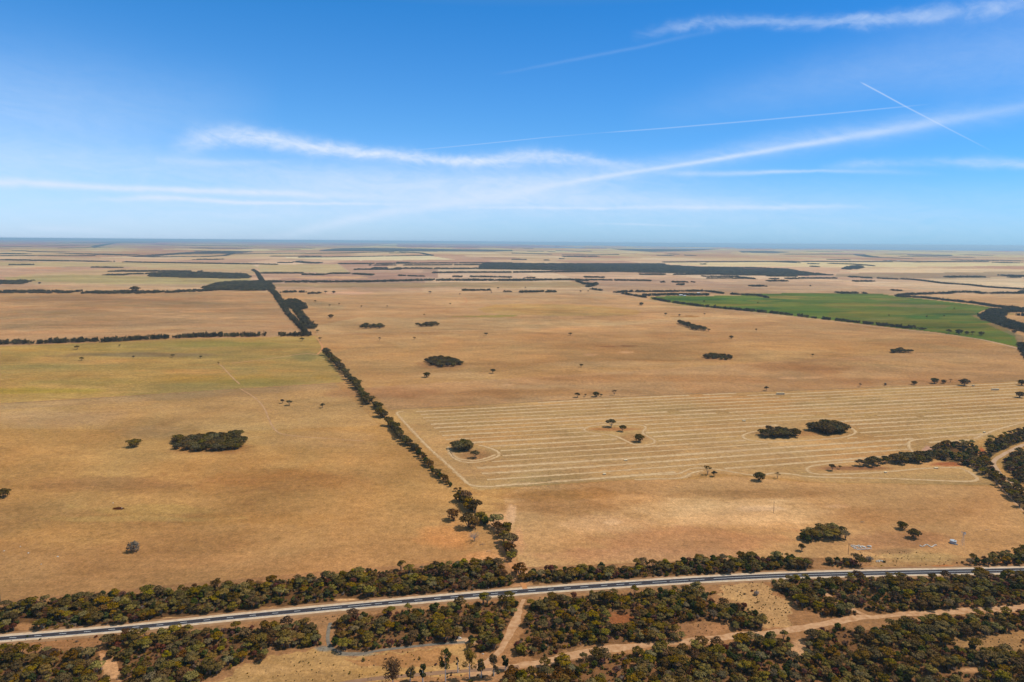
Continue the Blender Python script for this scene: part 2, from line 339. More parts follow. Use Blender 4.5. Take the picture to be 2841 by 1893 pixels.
# ------------------------------------------------------------------ ground sheet
def inpoly(x, y, poly):
    poly = np.asarray(poly, float); n = len(poly); c = np.zeros(x.shape, bool); j = n - 1
    for i in range(n):
        xi, yi = poly[i]; xj, yj = poly[j]
        if yi != yj:
            c ^= ((yi > y) != (yj > y)) & (x < (xj - xi) * (y - yi) / (yj - yi) + xi)
        j = i
    return c
HAZE_D = 1 / 30000.0
HAZE_C = np.array([.22, .35, .52])
rowY = []
py = 1990.0
yl = [-500, -400, -300, -200, -100, 0, 60, 110, 150, 180, 205, 225, 240]
while py > 676.0:
    x_, y_, z_ = ground_at(W0 / 2, py); 
    if float(y_) > yl[-1] + .5: yl.append(float(y_))
    d_ = py - 671
    py -= 1.9 if d_ > 60 else (1.2 if d_ > 25 else .7)
yl = [v for v in yl if v < 70000] + [76000, 84000, 92000, 100000, 110000]
ys = np.array(yl)
ss = np.concatenate([[-3.5, -2.5, -1.8, -1.3, -1.05, -.93], np.linspace(-.84, .84, 1080), [.93, 1.05, 1.3, 1.8, 2.5, 3.5]])
GX = ss[None, :] * np.maximum(ys, 260)[:, None]; GY = np.repeat(ys[:, None], len(ss), 1)
GZ = terrain(GX, GY)
PX, PY, PZ = proj(GX, GY, GZ)
PY = np.where(GY < 200, 2400 - GY, PY)
D = np.sqrt(GX ** 2 + GY ** 2)
yh = 671 + (PX - 1420) * .00774
DEL = PY - yh
keys = [0, 8, 20, 40, 70, 110, 160, 230, 300, 400, 520, 700, 900, 1400]
cols = np.array([(168,160,166),(172,156,158),(178,156,148),(184,158,142),(190,160,138),(196,162,132),(200,162,126),(196,154,116),(194,151,108),(188,147,104),(190,148,98),(196,150,98),(190,142,96),(185,140,100)], float)
COL = np.stack([np.interp(DEL, keys, cols[:, i]) for i in range(3)], -1)
DET = np.ones(COL.shape); 
# far patchwork of cropping land
ang = -.105; ca, sa = math.cos(ang), math.sin(ang)
U_ = GX * ca - GY * sa; V_ = GX * sa + GY * ca
def cellhash(u, v, s=1.0):
    h = np.sin(u * 127.1 + v * 311.7 + s * 74.7) * 43758.5453; return h - np.floor(h)
for (cu, cv, seed, dmin) in ((2100, 1050, 1.0, 150), (900, 1500, 5.0, 150)):
    iu, iv = np.floor(U_ / cu + cellhash(np.floor(V_ / cv), 0 * V_, seed)), np.floor(V_ / cv)
    hsh = cellhash(iu, iv, seed)[..., None]; h2 = cellhash(iu, iv, seed + 3)[..., None]
    k = np.clip((dmin - DEL) / 40, 0, 1)[..., None] * np.clip(DEL / 3, .5, 1)[..., None]
    pal = np.array([(232,208,182),(204,172,152),(182,150,140),(206,184,156),(172,144,138),(212,184,164),(168,156,140),(224,198,170)], float)
    pc = pal[(hsh[..., 0] * 7.99).astype(int)]
    COL = COL * (1 - k * .5) + pc * k * .5
scrub = [ # name of the place, outline of the ground it stands on, spacing
 ('left belt beyond the highway', [(-200,1700),(0,1692),(130,1670),(270,1657),(350,1650),(460,1642),(560,1632),(700,1624),(790,1612),(900,1604),(1010,1592),(1150,1580),(1270,1570),(1385,1564),(1405,1600),(1425,1622),(1390,1632),(1200,1647),(1000,1660),(890,1671),(700,1688),(500,1711),(330,1731),(240,1741),(100,1748),(0,1757),(-200,1778)], 3.53),
 ('right belt beyond the highway', [(1455,1602),(1480,1588),(1530,1584),(1600,1582),(1700,1580),(1800,1570),(1900,1561),(2000,1555),(2100,1551),(2180,1548),(2215,1556),(2250,1570),(2258,1578),(2130,1583),(2000,1592),(1800,1601),(1600,1613),(1480,1620),(1455,1618)], 3.18),
 ('clump by the highway below the ruin', [(2300,1562),(2340,1556),(2395,1570),(2390,1576),(2295,1577)], 3.61),
 ('patch by the highway at the right edge', [(2645,1562),(2690,1553),(2735,1556),(2760,1545),(2800,1535),(2841,1530),(2950,1525),(2950,1566),(2841,1568),(2700,1571)], 3.96),
 ('lower left corner scrub', [(-200,1825),(0,1817),(120,1816),(265,1802),(275,1830),(283,1860),(300,1893),(300,1990),(-200,1990)], 3.70),
 ('left scrub below the highway', [(297,1790),(340,1768),(400,1764),(520,1757),(600,1750),(690,1742),(720,1748),(860,1728),(880,1745),(893,1790),(870,1796),(780,1802),(740,1797),(735,1830),(715,1845),(700,1828),(680,1838),(600,1872),(560,1893),(540,1990),(340,1990),(337,1893),(325,1840),(297,1820)], 3.61),
 ('middle scrub below the highway', [(925,1735),(960,1716),(1010,1706),(1080,1708),(1150,1694),(1300,1680),(1420,1666),(1435,1672),(1430,1700),(1415,1730),(1395,1755),(1385,1800),(1340,1812),(1302,1805),(1300,1778),(1180,1788),(1100,1797),(1000,1808),(960,1806),(928,1790)], 3.61),
 ('scrub left of the pale clearing', [(1470,1682),(1540,1664),(1650,1655),(1750,1650),(1850,1642),(1900,1637),(1985,1645),(1962,1660),(1990,1682),(2020,1690),(2060,1680),(2125,1720),(2130,1742),(2080,1750),(2040,1752),(2020,1730),(1990,1722),(1900,1725),(1870,1740),(1880,1765),(1900,1775),(1850,1783),(1760,1782),(1700,1783),(1600,1797),(1500,1826),(1440,1818),(1428,1800),(1445,1760),(1458,1720)], 3.61),
 ('dense bottom edge scrub', [(1400,1893),(1430,1866),(1500,1850),(1600,1832),(1700,1818),(1790,1812),(1850,1802),(1950,1796),(2050,1790),(2090,1780),(2150,1772),(2190,1775),(2195,1830),(2235,1820),(2235,1780),(2285,1752),(2330,1742),(2390,1756),(2450,1746),(2520,1730),(2600,1724),(2700,1712),(2841,1702),(3000,1695),(3000,1990),(1300,1990)], 3.70),
 ('right scrub under the highway', [(2140,1612),(2240,1606),(2300,1620),(2345,1613),(2450,1606),(2500,1610),(2600,1606),(2700,1603),(2841,1594),(3000,1588),(3000,1680),(2841,1683),(2720,1688),(2600,1692),(2500,1699),(2420,1700),(2380,1685),(2330,1668),(2300,1642),(2285,1650),(2330,1688),(2390,1704),(2330,1716),(2280,1708),(2220,1688),(2190,1660),(2150,1640)], 3.53),
]
LITTER_POLYS = [q[1] for q in scrub[4:]]
fields = [
 ((130,132,130),.28,[(-200,655),(0,659),(400,662),(1100,673),(1000,687),(700,692),(560,690),(0,691),(-200,690)]),
 ((122,128,130),.45,[(1100,676),(1420,678),(1640,688),(1420,690),(1100,686)]),
  # polygons read off the photograph: (colour of the crop or soil, blend, outline)
 ((192,154,122),1,[(0,815),(400,815),(700,806),(760,815),(870,930),(700,936),(500,938),(250,950),(0,960)]),
 ((186,154,102),1,[(0,961),(250,952),(500,941),(740,936),(880,932),(905,985),(955,1060),(800,1070),(560,1085),(0,1119)]),
 ((196,170,142),1,[(60,762),(330,745),(700,735),(712,760),(560,795),(400,795),(100,790),(20,778)]),
 ((178,166,128),.8,[(10,770),(200,762),(420,768),(700,772),(690,780),(590,788),(300,788),(110,782),(20,778)]),
 ((192,176,146),1,[(0,728),(320,728),(700,733),(720,745),(640,748),(300,740),(0,738)]),
 ((205,165,140),.9,[(50,744),(130,741),(190,745),(100,748)]),
 ((196,178,146),1,[(715,735),(940,733),(975,757),(905,758),(840,756),(722,757)]),
 ((222,206,176),1,[(790,714),(1190,710),(1265,721),(1000,723),(800,717)]),
 ((218,200,166),1,[(1842,730),(2130,727),(2250,727),(2841,731),(2841,738),(2400,742),(2200,740),(1990,740),(1930,737)]),
 ((220,196,166),1,[(2320,752),(2500,744),(2841,748),(2841,758),(2500,757),(2380,757)]),
 ((160,146,130),.8,[(2318,760),(2841,754),(2841,770),(2700,775),(2450,772),(2320,768)]),
 ((216,196,166),.7,[(2520,775),(2841,768),(2841,797),(2740,793)]),
 ((164,144,116),.7,[(745,787),(1420,783),(1600,782),(1640,798),(1420,799),(900,798),(760,795)]),
 ((196,158,108),.75,[(1325,857),(1370,846),(1440,843),(1560,844),(1680,850),(1780,863),(1770,873),(1680,877),(1560,877),(1400,872),(1340,866)]),
 ((158,150,88),.6,[(1230,880),(1300,877),(1420,873),(1440,876),(1420,880),(1300,881)]),
 ((194,158,114),.5,[(0,1121),(560,1088),(930,1064),(1000,1130),(1050,1180),(700,1195),(0,1190)]),
 ((168,140,112),.35,[(0,1121),(560,1088),(930,1064),(945,1078),(560,1104),(0,1138)]),
 ((214,184,142),.35,[(870,905),(1000,880),(1400,882),(1700,890),(1900,882),(2129,872),(2129,882),(1903,888),(1722,903),(1419,915),(879,928)]),
 ((158,138,112),.45,[(840,828),(900,838),(960,850),(920,860),(860,850)]),
 ((200,160,114),1,[(1098,1143),(1110,1136),(1550,1112),(1950,1092),(2391,1079),(2841,1056),(2841,1190),(2745,1215),(2700,1225),(2600,1232),(2560,1278),(2660,1280),(2740,1325),(2760,1345),(2640,1345),(2250,1338),(2141,1322),(2040,1318),(1960,1312),(1890,1330),(1760,1330),(1450,1350),(1330,1360),(1310,1355)]),
 ((194,152,114),.8,[(1020,1075),(2841,960),(2841,1054),(2391,1076),(1700,1102),(1078,1137)]),
 ((208,160,112),1,[(1395,1375),(1450,1352),(1760,1332),(1890,1332),(2040,1322),(2250,1340),(2640,1347),(2770,1350),(2841,1420),(2841,1570),(2260,1575),(1470,1600),(1440,1560)]),
 ((112,130,74),1,[(1800,826),(1830,822),(1970,821),(2055,821),(2060,815),(2200,814),(2440,815),(2500,824),(2600,834),(2700,846),(2752,853),(2720,865),(2698,878),(2740,893),(2790,911),(2818,930),(2822,945),(2835,966),(2760,949),(2600,922),(2500,912),(2300,888),(2141,870),(2044,860),(1938,851),(1853,839)]),
 ((140,128,100),.8,[(2370,842),(2450,840),(2560,844),(2640,848),(2620,856),(2500,853),(2400,848)]),
 ((124,126,76),.8,[(2300,862),(2420,858),(2560,856),(2700,862),(2740,893),(2790,915),(2810,950),(2700,930),(2500,905),(2300,880)]),
 ((150,128,106),.8,[(2690,872),(2705,868),(2720,885),(2790,910),(2841,935),(2841,970),(2825,960),(2815,935),(2740,900)]),
 # foreground: sand, leaf litter and dry grass
 ((176,130,92),1,[(-400,1668),(0,1668),(460,1625),(900,1585),(1385,1548),(1440,1575),(1900,1556),(2265,1548),(2841,1548),(3300,1540),(3300,3200),(-400,3200)]),
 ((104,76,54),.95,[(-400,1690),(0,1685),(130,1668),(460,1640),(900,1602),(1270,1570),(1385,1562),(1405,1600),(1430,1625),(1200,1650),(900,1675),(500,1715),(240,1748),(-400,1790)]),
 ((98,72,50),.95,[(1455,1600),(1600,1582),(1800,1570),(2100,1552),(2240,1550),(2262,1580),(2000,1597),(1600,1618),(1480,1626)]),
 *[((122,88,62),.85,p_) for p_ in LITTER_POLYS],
 ((202,160,106),1,[(600,1893),(700,1840),(760,1815),(900,1800),(960,1820),(1100,1810),(1280,1790),(1330,1830),(1300,1870),(1000,1893),(900,1960),(560,1960)]),
 ((172,118,78),.7,[(960,1830),(1080,1815),(1220,1800),(1270,1820),(1250,1850),(1120,1852),(1000,1850)]),
 ((212,172,122),.8,[(1995,1625),(2120,1615),(2145,1640),(2190,1680),(2200,1750),(2130,1740),(2080,1690),(2040,1665),(1990,1650)]),
 ((168,108,74),.9,[(1680,1705),(1720,1695),(1755,1715),(1760,1735),(1700,1745)]),
 ((178,130,94),.9,[(1880,1735),(2000,1728),(2010,1750),(1960,1765),(1880,1765)]),
 ((196,152,104),.9,[(2640,1772),(2841,1750),(2841,1812),(2760,1808),(2660,1800)]),
 ((222,170,126),1,[(272,1812),(310,1815),(330,1850),(335,1893),(300,1880),(285,1850)]),
 ((206,150,108),.9,[(1395,1500),(1425,1500),(1440,1560),(1462,1600),(1470,1632),(1440,1632),(1425,1600),(1400,1560)]),
 ((196,164,114),.4,[(2460,1520),(2640,1540),(2640,1572),(2420,1575),(2400,1560)]),
]
def wob2(x, y):
    return (np.sin(x / 3.1 + 1.3 * np.sin(y / 4.7)) + .8 * np.sin(y / 2.3 + x / 7.9) + .9 * np.sin(x / 9.7 - y / 6.1) + .6 * np.sin(x / 1.3 + y / 1.7)) / 2.2
PXJ = PX + 11 * wob2(GX, GY); PYJ = PY + 5.5 * wob2(GY + 77, GX)
NF = next(i for i, f in enumerate(fields) if f[0] == (176,130,92))
for fi, (c_, bl, poly) in enumerate(fields):
    p = np.array(poly, float)
    sel = (PX > p[:, 0].min() - 2) & (PX < p[:, 0].max() + 2) & (PY > p[:, 1].min() - 2) & (PY < p[:, 1].max() + 2)
    idx = np.where(sel); ins = inpoly((PXJ if fi > NF else PX)[idx], (PYJ if fi > NF else PY)[idx], p)
    I = (idx[0][ins], idx[1][ins]); bl = bl * (.82 if fi > NF else 1); COL[I] = COL[I] * (1 - bl) + np.array(c_, float) * bl
# bare sandy patches, damp and worn spots (soft-edged ellipses): cx, cy, rx, ry, colour, strength
spots = [
 (2103,827.9,83,1.4,(128, 136, 78),0.36),(2372,843.1,59,2.5,(78, 108, 64),0.45),(2048,827.4,124,1.3,(84, 116, 66),0.57),(2123,834.8,67,2.7,(84, 116, 66),0.61),(2634,908.9,116,2.0,(78, 108, 64),0.49),(2114,833.6,48,3.4,(140, 136, 84),0.65),(2370,843.7,91,3.3,(140, 136, 84),0.65),(2337,849.7,65,2.3,(150, 138, 98),0.43),(2123,855.7,44,2.7,(78, 108, 64),0.45),(2359,854.4,53,2.8,(140, 136, 84),0.37),(2685,897.0,64,2.1,(128, 136, 78),0.61),(2175,849.2,49,1.3,(140, 136, 84),0.43),(2558,881.5,50,3.4,(84, 116, 66),0.45),(1922,830.6,120,3.5,(78, 108, 64),0.61),(2725,858.3,68,1.6,(140, 136, 84),0.58),(2640,908.7,113,1.9,(90, 122, 70),0.42),(2281,831.7,93,1.6,(128, 136, 78),0.55),(2212,846.3,110,2.1,(140, 136, 84),0.45),(1983,848.6,122,1.5,(128, 136, 78),0.37),(2533,877.4,94,2.5,(84, 116, 66),0.55),(2176,825.6,66,3.6,(150, 138, 98),0.58),(2072,830.9,76,1.3,(128, 136, 78),0.50),(2113,858.4,84,1.3,(84, 116, 66),0.44),(2108,831.9,77,1.8,(84, 116, 66),0.46),(2666,872.2,129,2.2,(78, 108, 64),0.67),(2462,883.9,43,2.1,(90, 122, 70),0.50),(2699,894.2,70,2.8,(84, 116, 66),0.63),(2452,884.6,59,3.1,(150, 138, 98),0.63),(2191,842.4,46,3.5,(128, 136, 78),0.69),(2474,830.3,51,3.5,(150, 138, 98),0.58),(1952,827.6,81,2.3,(90, 122, 70),0.49),(2235,865.1,123,1.2,(84, 116, 66),0.66),(1999,845.6,119,2.5,(128, 136, 78),0.66),(2073,847.1,113,2.5,(140, 136, 84),0.62),
 (2030,1425,250,40,(236,188,138),.75),(1690,1455,130,28,(230,178,130),.6),(2110,1412,70,8,(240,194,150),.7),(1700,1450,30,9,(238,190,146),.5),(1900,1500,260,40,(206,146,104),.5),
 (1560,1400,180,30,(176,128,86),.5),(1800,1540,300,22,(208,150,112),.4),(2320,1405,40,6,(226,176,130),.7),(2500,1430,220,30,(196,142,96),.4),(2500,1500,160,26,(172,120,90),.35),
 (1245,1495,30,16,(232,178,124),.95),(1240,1490,80,36,(214,150,96),.6),(1390,1450,36,30,(226,170,124),.9),(1440,1520,20,22,(220,165,120),.6),(1340,1545,60,16,(222,160,108),.7),
 (1120,1370,60,60,(176,138,92),.25),(300,1345,260,24,(168,124,84),.5),(800,1330,260,30,(176,126,80),.5),(420,1415,180,18,(206,166,104),.45),(700,1440,240,18,(186,136,84),.35),
 (350,1260,300,24,(204,162,108),.35),(1000,1300,100,60,(204,160,108),.3),(200,1480,200,40,(204,160,104),.35),(600,1560,260,22,(204,152,104),.3),(330,1411,17,4,(92,54,34),1.0),
 (240,1000,160,12,(202,160,106),.8),(620,1052,240,14,(196,156,92),.6),(560,1030,120,8,(204,158,104),.7),(260,1060,200,10,(168,146,94),.5),(720,1060,130,10,(170,148,92),.5),(100,1085,200,8,(168,148,82),.6),(400,985,220,7,(150,126,100),.6),
 (180,970,200,5,(190,156,98),.6),(600,955,200,8,(166,150,92),.45),(840,990,40,14,(150,134,96),.5),
 (300,830,300,6,(170,134,110),.5),(540,865,40,2.2,(214,168,130),.8),(330,850,220,5,(172,138,110),.45),(620,880,150,7,(206,168,132),.5),(150,900,160,9,(200,160,126),.4),
 (960,813,60,4,(214,172,146),.7),(870,770,60,3,(208,170,140),.7),(970,770,50,4,(210,172,142),.7),(1240,800,80,3,(206,170,142),.5),
 (1240,1040,120,12,(200,158,116),.5),(1060,1090,160,18,(168,124,92),.55),(1500,1090,260,12,(172,126,88),.5),(1640,984,22,3,(214,166,124),.8),(1740,977,22,3,(214,170,130),.8),(1410,1068,16,2,(216,168,128),.7),(1700,961,50,2.0,(160,116,90),.5),
 (1745,960,26,1.6,(150,104,78),.5),(1700,1010,240,9,(204,166,124),.5),(1850,1050,300,12,(176,130,92),.45),(2190,1050,24,3,(220,170,128),.8),(2250,1048,30,2.6,(216,168,126),.7),(2250,1015,160,16,(168,122,88),.5),(2300,960,260,14,(188,142,100),.4),
 (2500,1010,260,10,(200,158,114),.5),(2500,1060,220,12,(172,126,92),.4),(2650,1000,200,10,(202,162,120),.45),(1500,935,240,8,(182,138,100),.4),(2000,930,260,10,(180,134,98),.35),(1900,878,40,1.6,(158,116,78),.8),
 (1700,1191,80,6,(180,112,74),.4),(1760,1215,50,12,(186,138,98),.5),(1320,1262,50,16,(176,130,94),.5),(2210,1202,110,9,(180,122,84),.4),(2650,1253,24,8,(168,76,40),1.0),(2576,1248,14,12,(214,166,146),.8),(2722,1252,10,10,(196,110,74),.8),(2640,1288,60,6,(168,106,76),.7),
 (2370,1299,120,6,(150,110,86),.6),(575,1240,112,16,(150,104,70),.5),(575,1252,120,10,(176,126,84),.35),(1230,1012,70,12,(160,118,88),.5),(1995,997,60,7,(176,132,96),.4),
 (2050,1700,50,50,(222,178,124),.3),(760,1690,40,6,(214,160,110),.7),(960,1665,40,5,(230,178,128),.9),(480,1715,34,3,(220,168,116),.9),(80,1740,40,10,(190,140,98),.7),
 (980,1815,60,7,(150,142,132),.9),(900,1800,30,9,(150,142,132),.7),(1290,1780,50,8,(206,170,138),.9),(1340,1850,60,10,(214,166,122),.8),(300,1760,120,10,(176,128,88),.8),(2215,1800,26,30,(214,166,126),.9),(1740,1722,60,24,(160,100,66),.6),
 (740,1345,260,30,(182,134,88),.35),(300,1340,220,18,(178,134,94),.3),(900,1220,160,26,(186,146,104),.4),(350,1440,260,9,(208,170,110),.5),(620,1215,90,10,(206,168,120),.5),(420,1200,120,20,(196,160,120),.35),(150,1160,200,24,(186,150,116),.4),(1550,1372,200,16,(176,128,82),.6),(2100,1370,260,14,(178,132,90),.5),(2600,1400,160,26,(190,142,98),.4),(1420,1430,14,34,(226,176,134),.8),(1438,1490,14,30,(216,160,116),.6),(1360,1555,60,10,(226,170,122),.6),(1448,1580,16,26,(216,160,118),.8),
 (1400,1880,80,14,(176,134,98),.6),(1500,1870,80,10,(206,158,116),.7),(740,1855,90,16,(214,170,118),.5),(1080,1865,140,10,(204,158,98),.5),(2690,1860,36,8,(204,154,112),.8),(2620,1572,30,4,(196,120,76),.6),(2800,1560,40,5,(196,126,80),.7),
 (2560,1548,120,16,(190,160,112),.35),(2480,1530,60,8,(160,122,92),.5),(1440,1635,16,8,(224,190,150),.9),
]
for cx, cy, rx, ry, c_, st in spots:
    sel = np.where((np.abs(PX - cx) < rx * 2.2) & (np.abs(PY - cy) < ry * 2.2))
    xx_, yy_ = PX[sel] - cx, PY[sel] - cy
    wob = 1 + .22 * np.sin(xx_ / rx * 5 + cy) * np.cos(yy_ / ry * 4 + cx)
    wob = wob + (.35 * wob2(GX[sel] * (.6 if cy > 1300 else .15), GY[sel] * (.6 if cy > 1300 else .08)))
    q = ((xx_ / rx) ** 2 + (yy_ / ry) ** 2) * wob.clip(.3, 2)
    st = min(1, st * 1.35)
    a = (st * np.clip(1.35 - q, 0, 1) ** 1.2 if ry > 4.5 else st * np.clip((1.3 - q) * 2, 0, 1))[:, None]
    COL[sel] = COL[sel] * (1 - np.minimum(a, 1)) + np.array(c_, float) * np.minimum(a, 1)
CROP = np.zeros(PX.shape)
for poly, v_ in ((next(f[2] for f in fields if f[0] == (112,130,74)), 1.0), (next(f[2] for f in fields if f[0] == (186,154,102)), .5), (next(f[2] for f in fields if f[0] == (192,154,122)), .35), (next(f[2] for f in fields if f[0] == (200,160,114)), .4)):
    CROP = np.where(inpoly(PX, PY, poly), v_, CROP)
# leaf litter under distant woods is darker soil
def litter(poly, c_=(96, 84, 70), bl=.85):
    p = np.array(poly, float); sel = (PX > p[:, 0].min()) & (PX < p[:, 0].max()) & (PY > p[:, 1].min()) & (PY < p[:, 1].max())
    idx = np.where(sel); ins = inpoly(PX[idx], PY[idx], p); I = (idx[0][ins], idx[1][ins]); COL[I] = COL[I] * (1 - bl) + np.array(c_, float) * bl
T_ = np.exp(-D * HAZE_D)[..., None]
def finish_ground():
    gk = np.clip((DEL - 60) / 160, 0, 1)[..., None]; L = lin(COL) * (GC * gk + np.array([.96, .91, .90]) * (1 - gk)); A = (L - HAZE_C * (1 - T_)) / (KL * T_)
    lo = alb(COL) * .45; A = np.clip(A, lo, np.minimum(.62, alb(COL) * 1.25 + .02))
    nr, ncol = GX.shape
    v = np.stack([GX, GY, GZ], -1).reshape(-1, 3)
    i = np.arange(nr - 1)[:, None] * ncol + np.arange(ncol - 1)[None, :]
    f = np.stack([i, i + 1, i + 1 + ncol, i + ncol], -1).reshape(-1, 4)
    # the land ends at the coast on the right of the view
    cd = np.interp(PX.reshape(-1), [1350, 1500, 1800, 2130, 2500, 2841, 3400], [99000, 62000, 47000, 38000, 33500, 31000, 27000])
    keep = (v[:, 1] < cd)[f].all(1); f = f[keep]
    me = mesh_np('ground', v, f, GROUND)
    a = me.color_attributes.new('soil', 'FLOAT_COLOR', 'POINT'); rgba = np.ones((len(v), 4), np.float32); rgba[:, :3] = A.reshape(-1, 3); a.data.foreach_set('color', rgba.ravel())
    dt = np.ones((len(v), 4), np.float32); dt[:, 0] = np.clip(1.0 - (D.reshape(-1) - 3000) / 30000, .5, 1); dt[:, 1] = CROP.reshape(-1); b = me.color_attributes.new('detail', 'FLOAT_COLOR', 'POINT'); b.data.foreach_set('color', dt.ravel())
    me.polygons.foreach_set('use_smooth', np.ones(len(me.polygons), bool))
    o = link('ground', me); tag(o, kind='structure'); return o

# ------------------------------------------------------------------ strips laid on the ground (roads, tracks)
def resample(pts, step):
    pts = np.asarray(pts, float); seg = np.linalg.norm(np.diff(pts[:, :2], axis=0), axis=1); s = np.concatenate([[0], np.cumsum(seg)])
    n = max(2, int(s[-1] / step) + 1); t = np.linspace(0, s[-1], n)
    return np.stack([np.interp(t, s, pts[:, k]) for k in range(pts.shape[1])], 1), t
def smoothline(pts, it=3):
    p = np.asarray(pts, float)
    for _ in range(it):
        q = [p[0]]
        for a, b in zip(p[:-1], p[1:]): q += [a * .75 + b * .25, a * .25 + b * .75]
        q.append(p[-1]); p = np.array(q)
    return p
def worldline(pxpts, step=5, smooth=True):
    arr = np.array(pxpts, float)
    if smooth: arr[:, :2] = arr[:, :2]
    x, y, z = ground_at(arr[:, 0], arr[:, 1]); q = np.stack([x, y] + [arr[:, k] for k in range(2, arr.shape[1])], 1)
    if smooth: q = smoothline(q)
    q, t = resample(q, step); return q, t
def strip(name, q, off, hw, up, mat, wob=0.0, crown=0.0, parent=None, seed=0, nx=2):
    q = np.asarray(q); d = np.gradient(q[:, :2], axis=0); d /= np.linalg.norm(d, axis=1)[:, None] + 1e-9
    nrm = np.stack([-d[:, 1], d[:, 0]], 1); n = len(q); r_ = np.random.default_rng(seed + 5)
    k = np.ones(5) / 5; wl = np.convolve(r_.normal(0, 1, n + 4), k, 'valid') * wob; wr = np.convolve(r_.normal(0, 1, n + 4), k, 'valid') * wob
    off = np.broadcast_to(np.asarray(off, float), (n,)); hw = np.broadcast_to(np.asarray(hw, float), (n,))
    vs = []
    for j in range(nx + 1):
        u = j / nx * 2 - 1
        o_ = off + u * (hw + (wl if u < 0 else wr) * abs(u)); p = q[:, :2] + nrm * o_[:, None]
        z = terrain(p[:, 0], p[:, 1]) + up + crown * (1 - u * u) * np.ones(n); vs.append(np.column_stack([p, z]))
    v = np.stack(vs, 1).reshape(-1, 3); m = nx + 1
    i = np.arange(n - 1)[:, None] * m + np.arange(nx)[None, :]
    f = np.stack([i, i + m, i + m + 1, i + 1], -1).reshape(-1, 4)
    return link(name, mesh_np(name, v, f, mat), parent)
SAND = pmat('pale_pink_sand', tuple(alb((236, 188, 146))), .95, scale=.3, col2=tuple(alb((196, 144, 102))))
DIRT = pmat('light_dirt_road', tuple(alb((222, 188, 158))), .95, scale=.1, col2=tuple(alb((204, 164, 130))))
REDDIRT = pmat('orange_dirt', tuple(alb((232, 158, 100))), .95, scale=.1, col2=tuple(alb((214, 156, 108))))
GREYDIRT = pmat('dark_compacted_track', tuple(alb((158, 122, 98))), .95, scale=.15, col2=tuple(alb((180, 140, 110))))
LITTERM = pmat('dark_grassy_edge', tuple(alb((142, 116, 84))), .95, scale=.12, col2=tuple(alb((176, 140, 104))))
PALET = pmat('worn_pale_track', tuple(alb((222, 176, 132))), .95, scale=.06, col2=tuple(alb((190, 146, 104))))
ASH = pmat('ash_grey_gravel', tuple(alb((160, 146, 130))), .95, scale=.3, col2=tuple(alb((120, 112, 104))))
GRAVEL = pmat('pale_shoulder_gravel', tuple(alb((246, 222, 196))), .95, scale=.3, col2=tuple(alb((220, 186, 152))))
VERGE = pmat('roadside_sand', tuple(alb((190, 148, 110))), .95, scale=.2, col2=tuple(alb((160, 118, 84))))
ASPH = pmat('worn_asphalt', (.034, .030, .034), .85, scale=.25, col2=(.050, .042, .044))
PAINT = pmat('white_road_paint', (.72, .72, .72), .6, .2, 1)
LANE = pmat('polished_wheel_track', (.058, .050, .052), .8, scale=.2, col2=(.04, .034, .036))

# the highway
hw_px = [(-260,1793,2.3),(0,1773,2.3),(350,1744.5,2.35),(710,1706.5,2.5),(1072,1673.5,2.7),(1420,1642.5,2.8),(1782,1618,3.0),(2130,1597.5,3.2),(2500,1588.8,3.4),(2841,1582.5,3.5),(3200,1576,3.5)]
hq, ht = worldline(hw_px, 4)
road = link('highway', None) if False else None
road = strip('highway', hq, 0, hq[:, 2], .10, ASPH, nx=2, crown=.03); tag(road, 'two lane asphalt highway with pale gravel shoulders crossing the foreground', None, kind='structure')
def roadpart(name, off, hw, up, mat, wob=0.0, seed=0): 
    o = strip(name, hq, off, hw, up, mat, wob, parent=road, seed=seed); return o
sh = strip('road_shoulder', hq, .2, hq[:, 2] + 2.4, .055, GRAVEL, .25, seed=2, nx=2); tag(sh, kind='structure')
vg = strip('road_verge', hq, 0, hq[:, 2] + 5.2, .025, VERGE, .7, seed=3, nx=2); tag(vg, kind='structure')
for s_ in (-.5, .5): roadpart('wheel_track', hq[:, 2] * s_, hq[:, 2] * .17, .145, LANE, .05)
# centre line: broken on the left, joined by solid lines further right
def dash(q, t, t0, t1, off, hw, up): 
    m = (t >= t0) & (t <= t1); qq = np.array([[np.interp(tt, t, q[:, 0]), np.interp(tt, t, q[:, 1])] for tt in np.linspace(t0, t1, max(2, int((t1 - t0) / 3) + 1))])
    return qq
def station(px):     # chainage of a photo column along the highway
    xx_, yy_, _ = proj(hq[:, 0], hq[:, 1], terrain(hq[:, 0], hq[:, 1])); return float(np.interp(px, xx_, ht))
segs = []
tt = station(26); step = (station(166) - station(27.5)) / 2; 
t_end1 = station(850)
while tt < t_end1: segs.append((tt, tt + step * .28)); tt += step
for a, b in ((873, 890), (893, 948), (965, 1000), (1000, 1030), (1040, 1060), (1078, 1115), (1150, 1172), (1205, 1222), (1250, 1275), (1312, 1330), (1362, 1382), (1415, 1435), (1465, 1486), (1520, 1536), (1566, 1583), (1610, 1632), (1668, 1685), (1710, 1732), (1745, 1780), (1810, 1850), (1858, 1910), (1915, 1955)): segs.append((station(a), station(b)))
segs.append((station(1980), station(3100)))
mb = MB()
for a, b in segs:
    n = max(1, int((b - a) / 6)); tt_ = np.linspace(a, b, n + 1)
    for k in range(n):
        pa = np.array([np.interp(tt_[k], ht, hq[:, j]) for j in range(2)]); pb = np.array([np.interp(tt_[k + 1], ht, hq[:, j]) for j in range(2)])
        dd = (pb - pa) / np.linalg.norm(pb - pa); nn = np.array([-dd[1], dd[0]]) * .14; bi = len(mb.v)
        for p_ in (pa - nn, pb - nn, pb + nn, pa + nn): mb.v.append((p_[0], p_[1], float(terrain(p_[0], p_[1])) + .165))
        mb.f.append([bi, bi + 1, bi + 2, bi + 3])
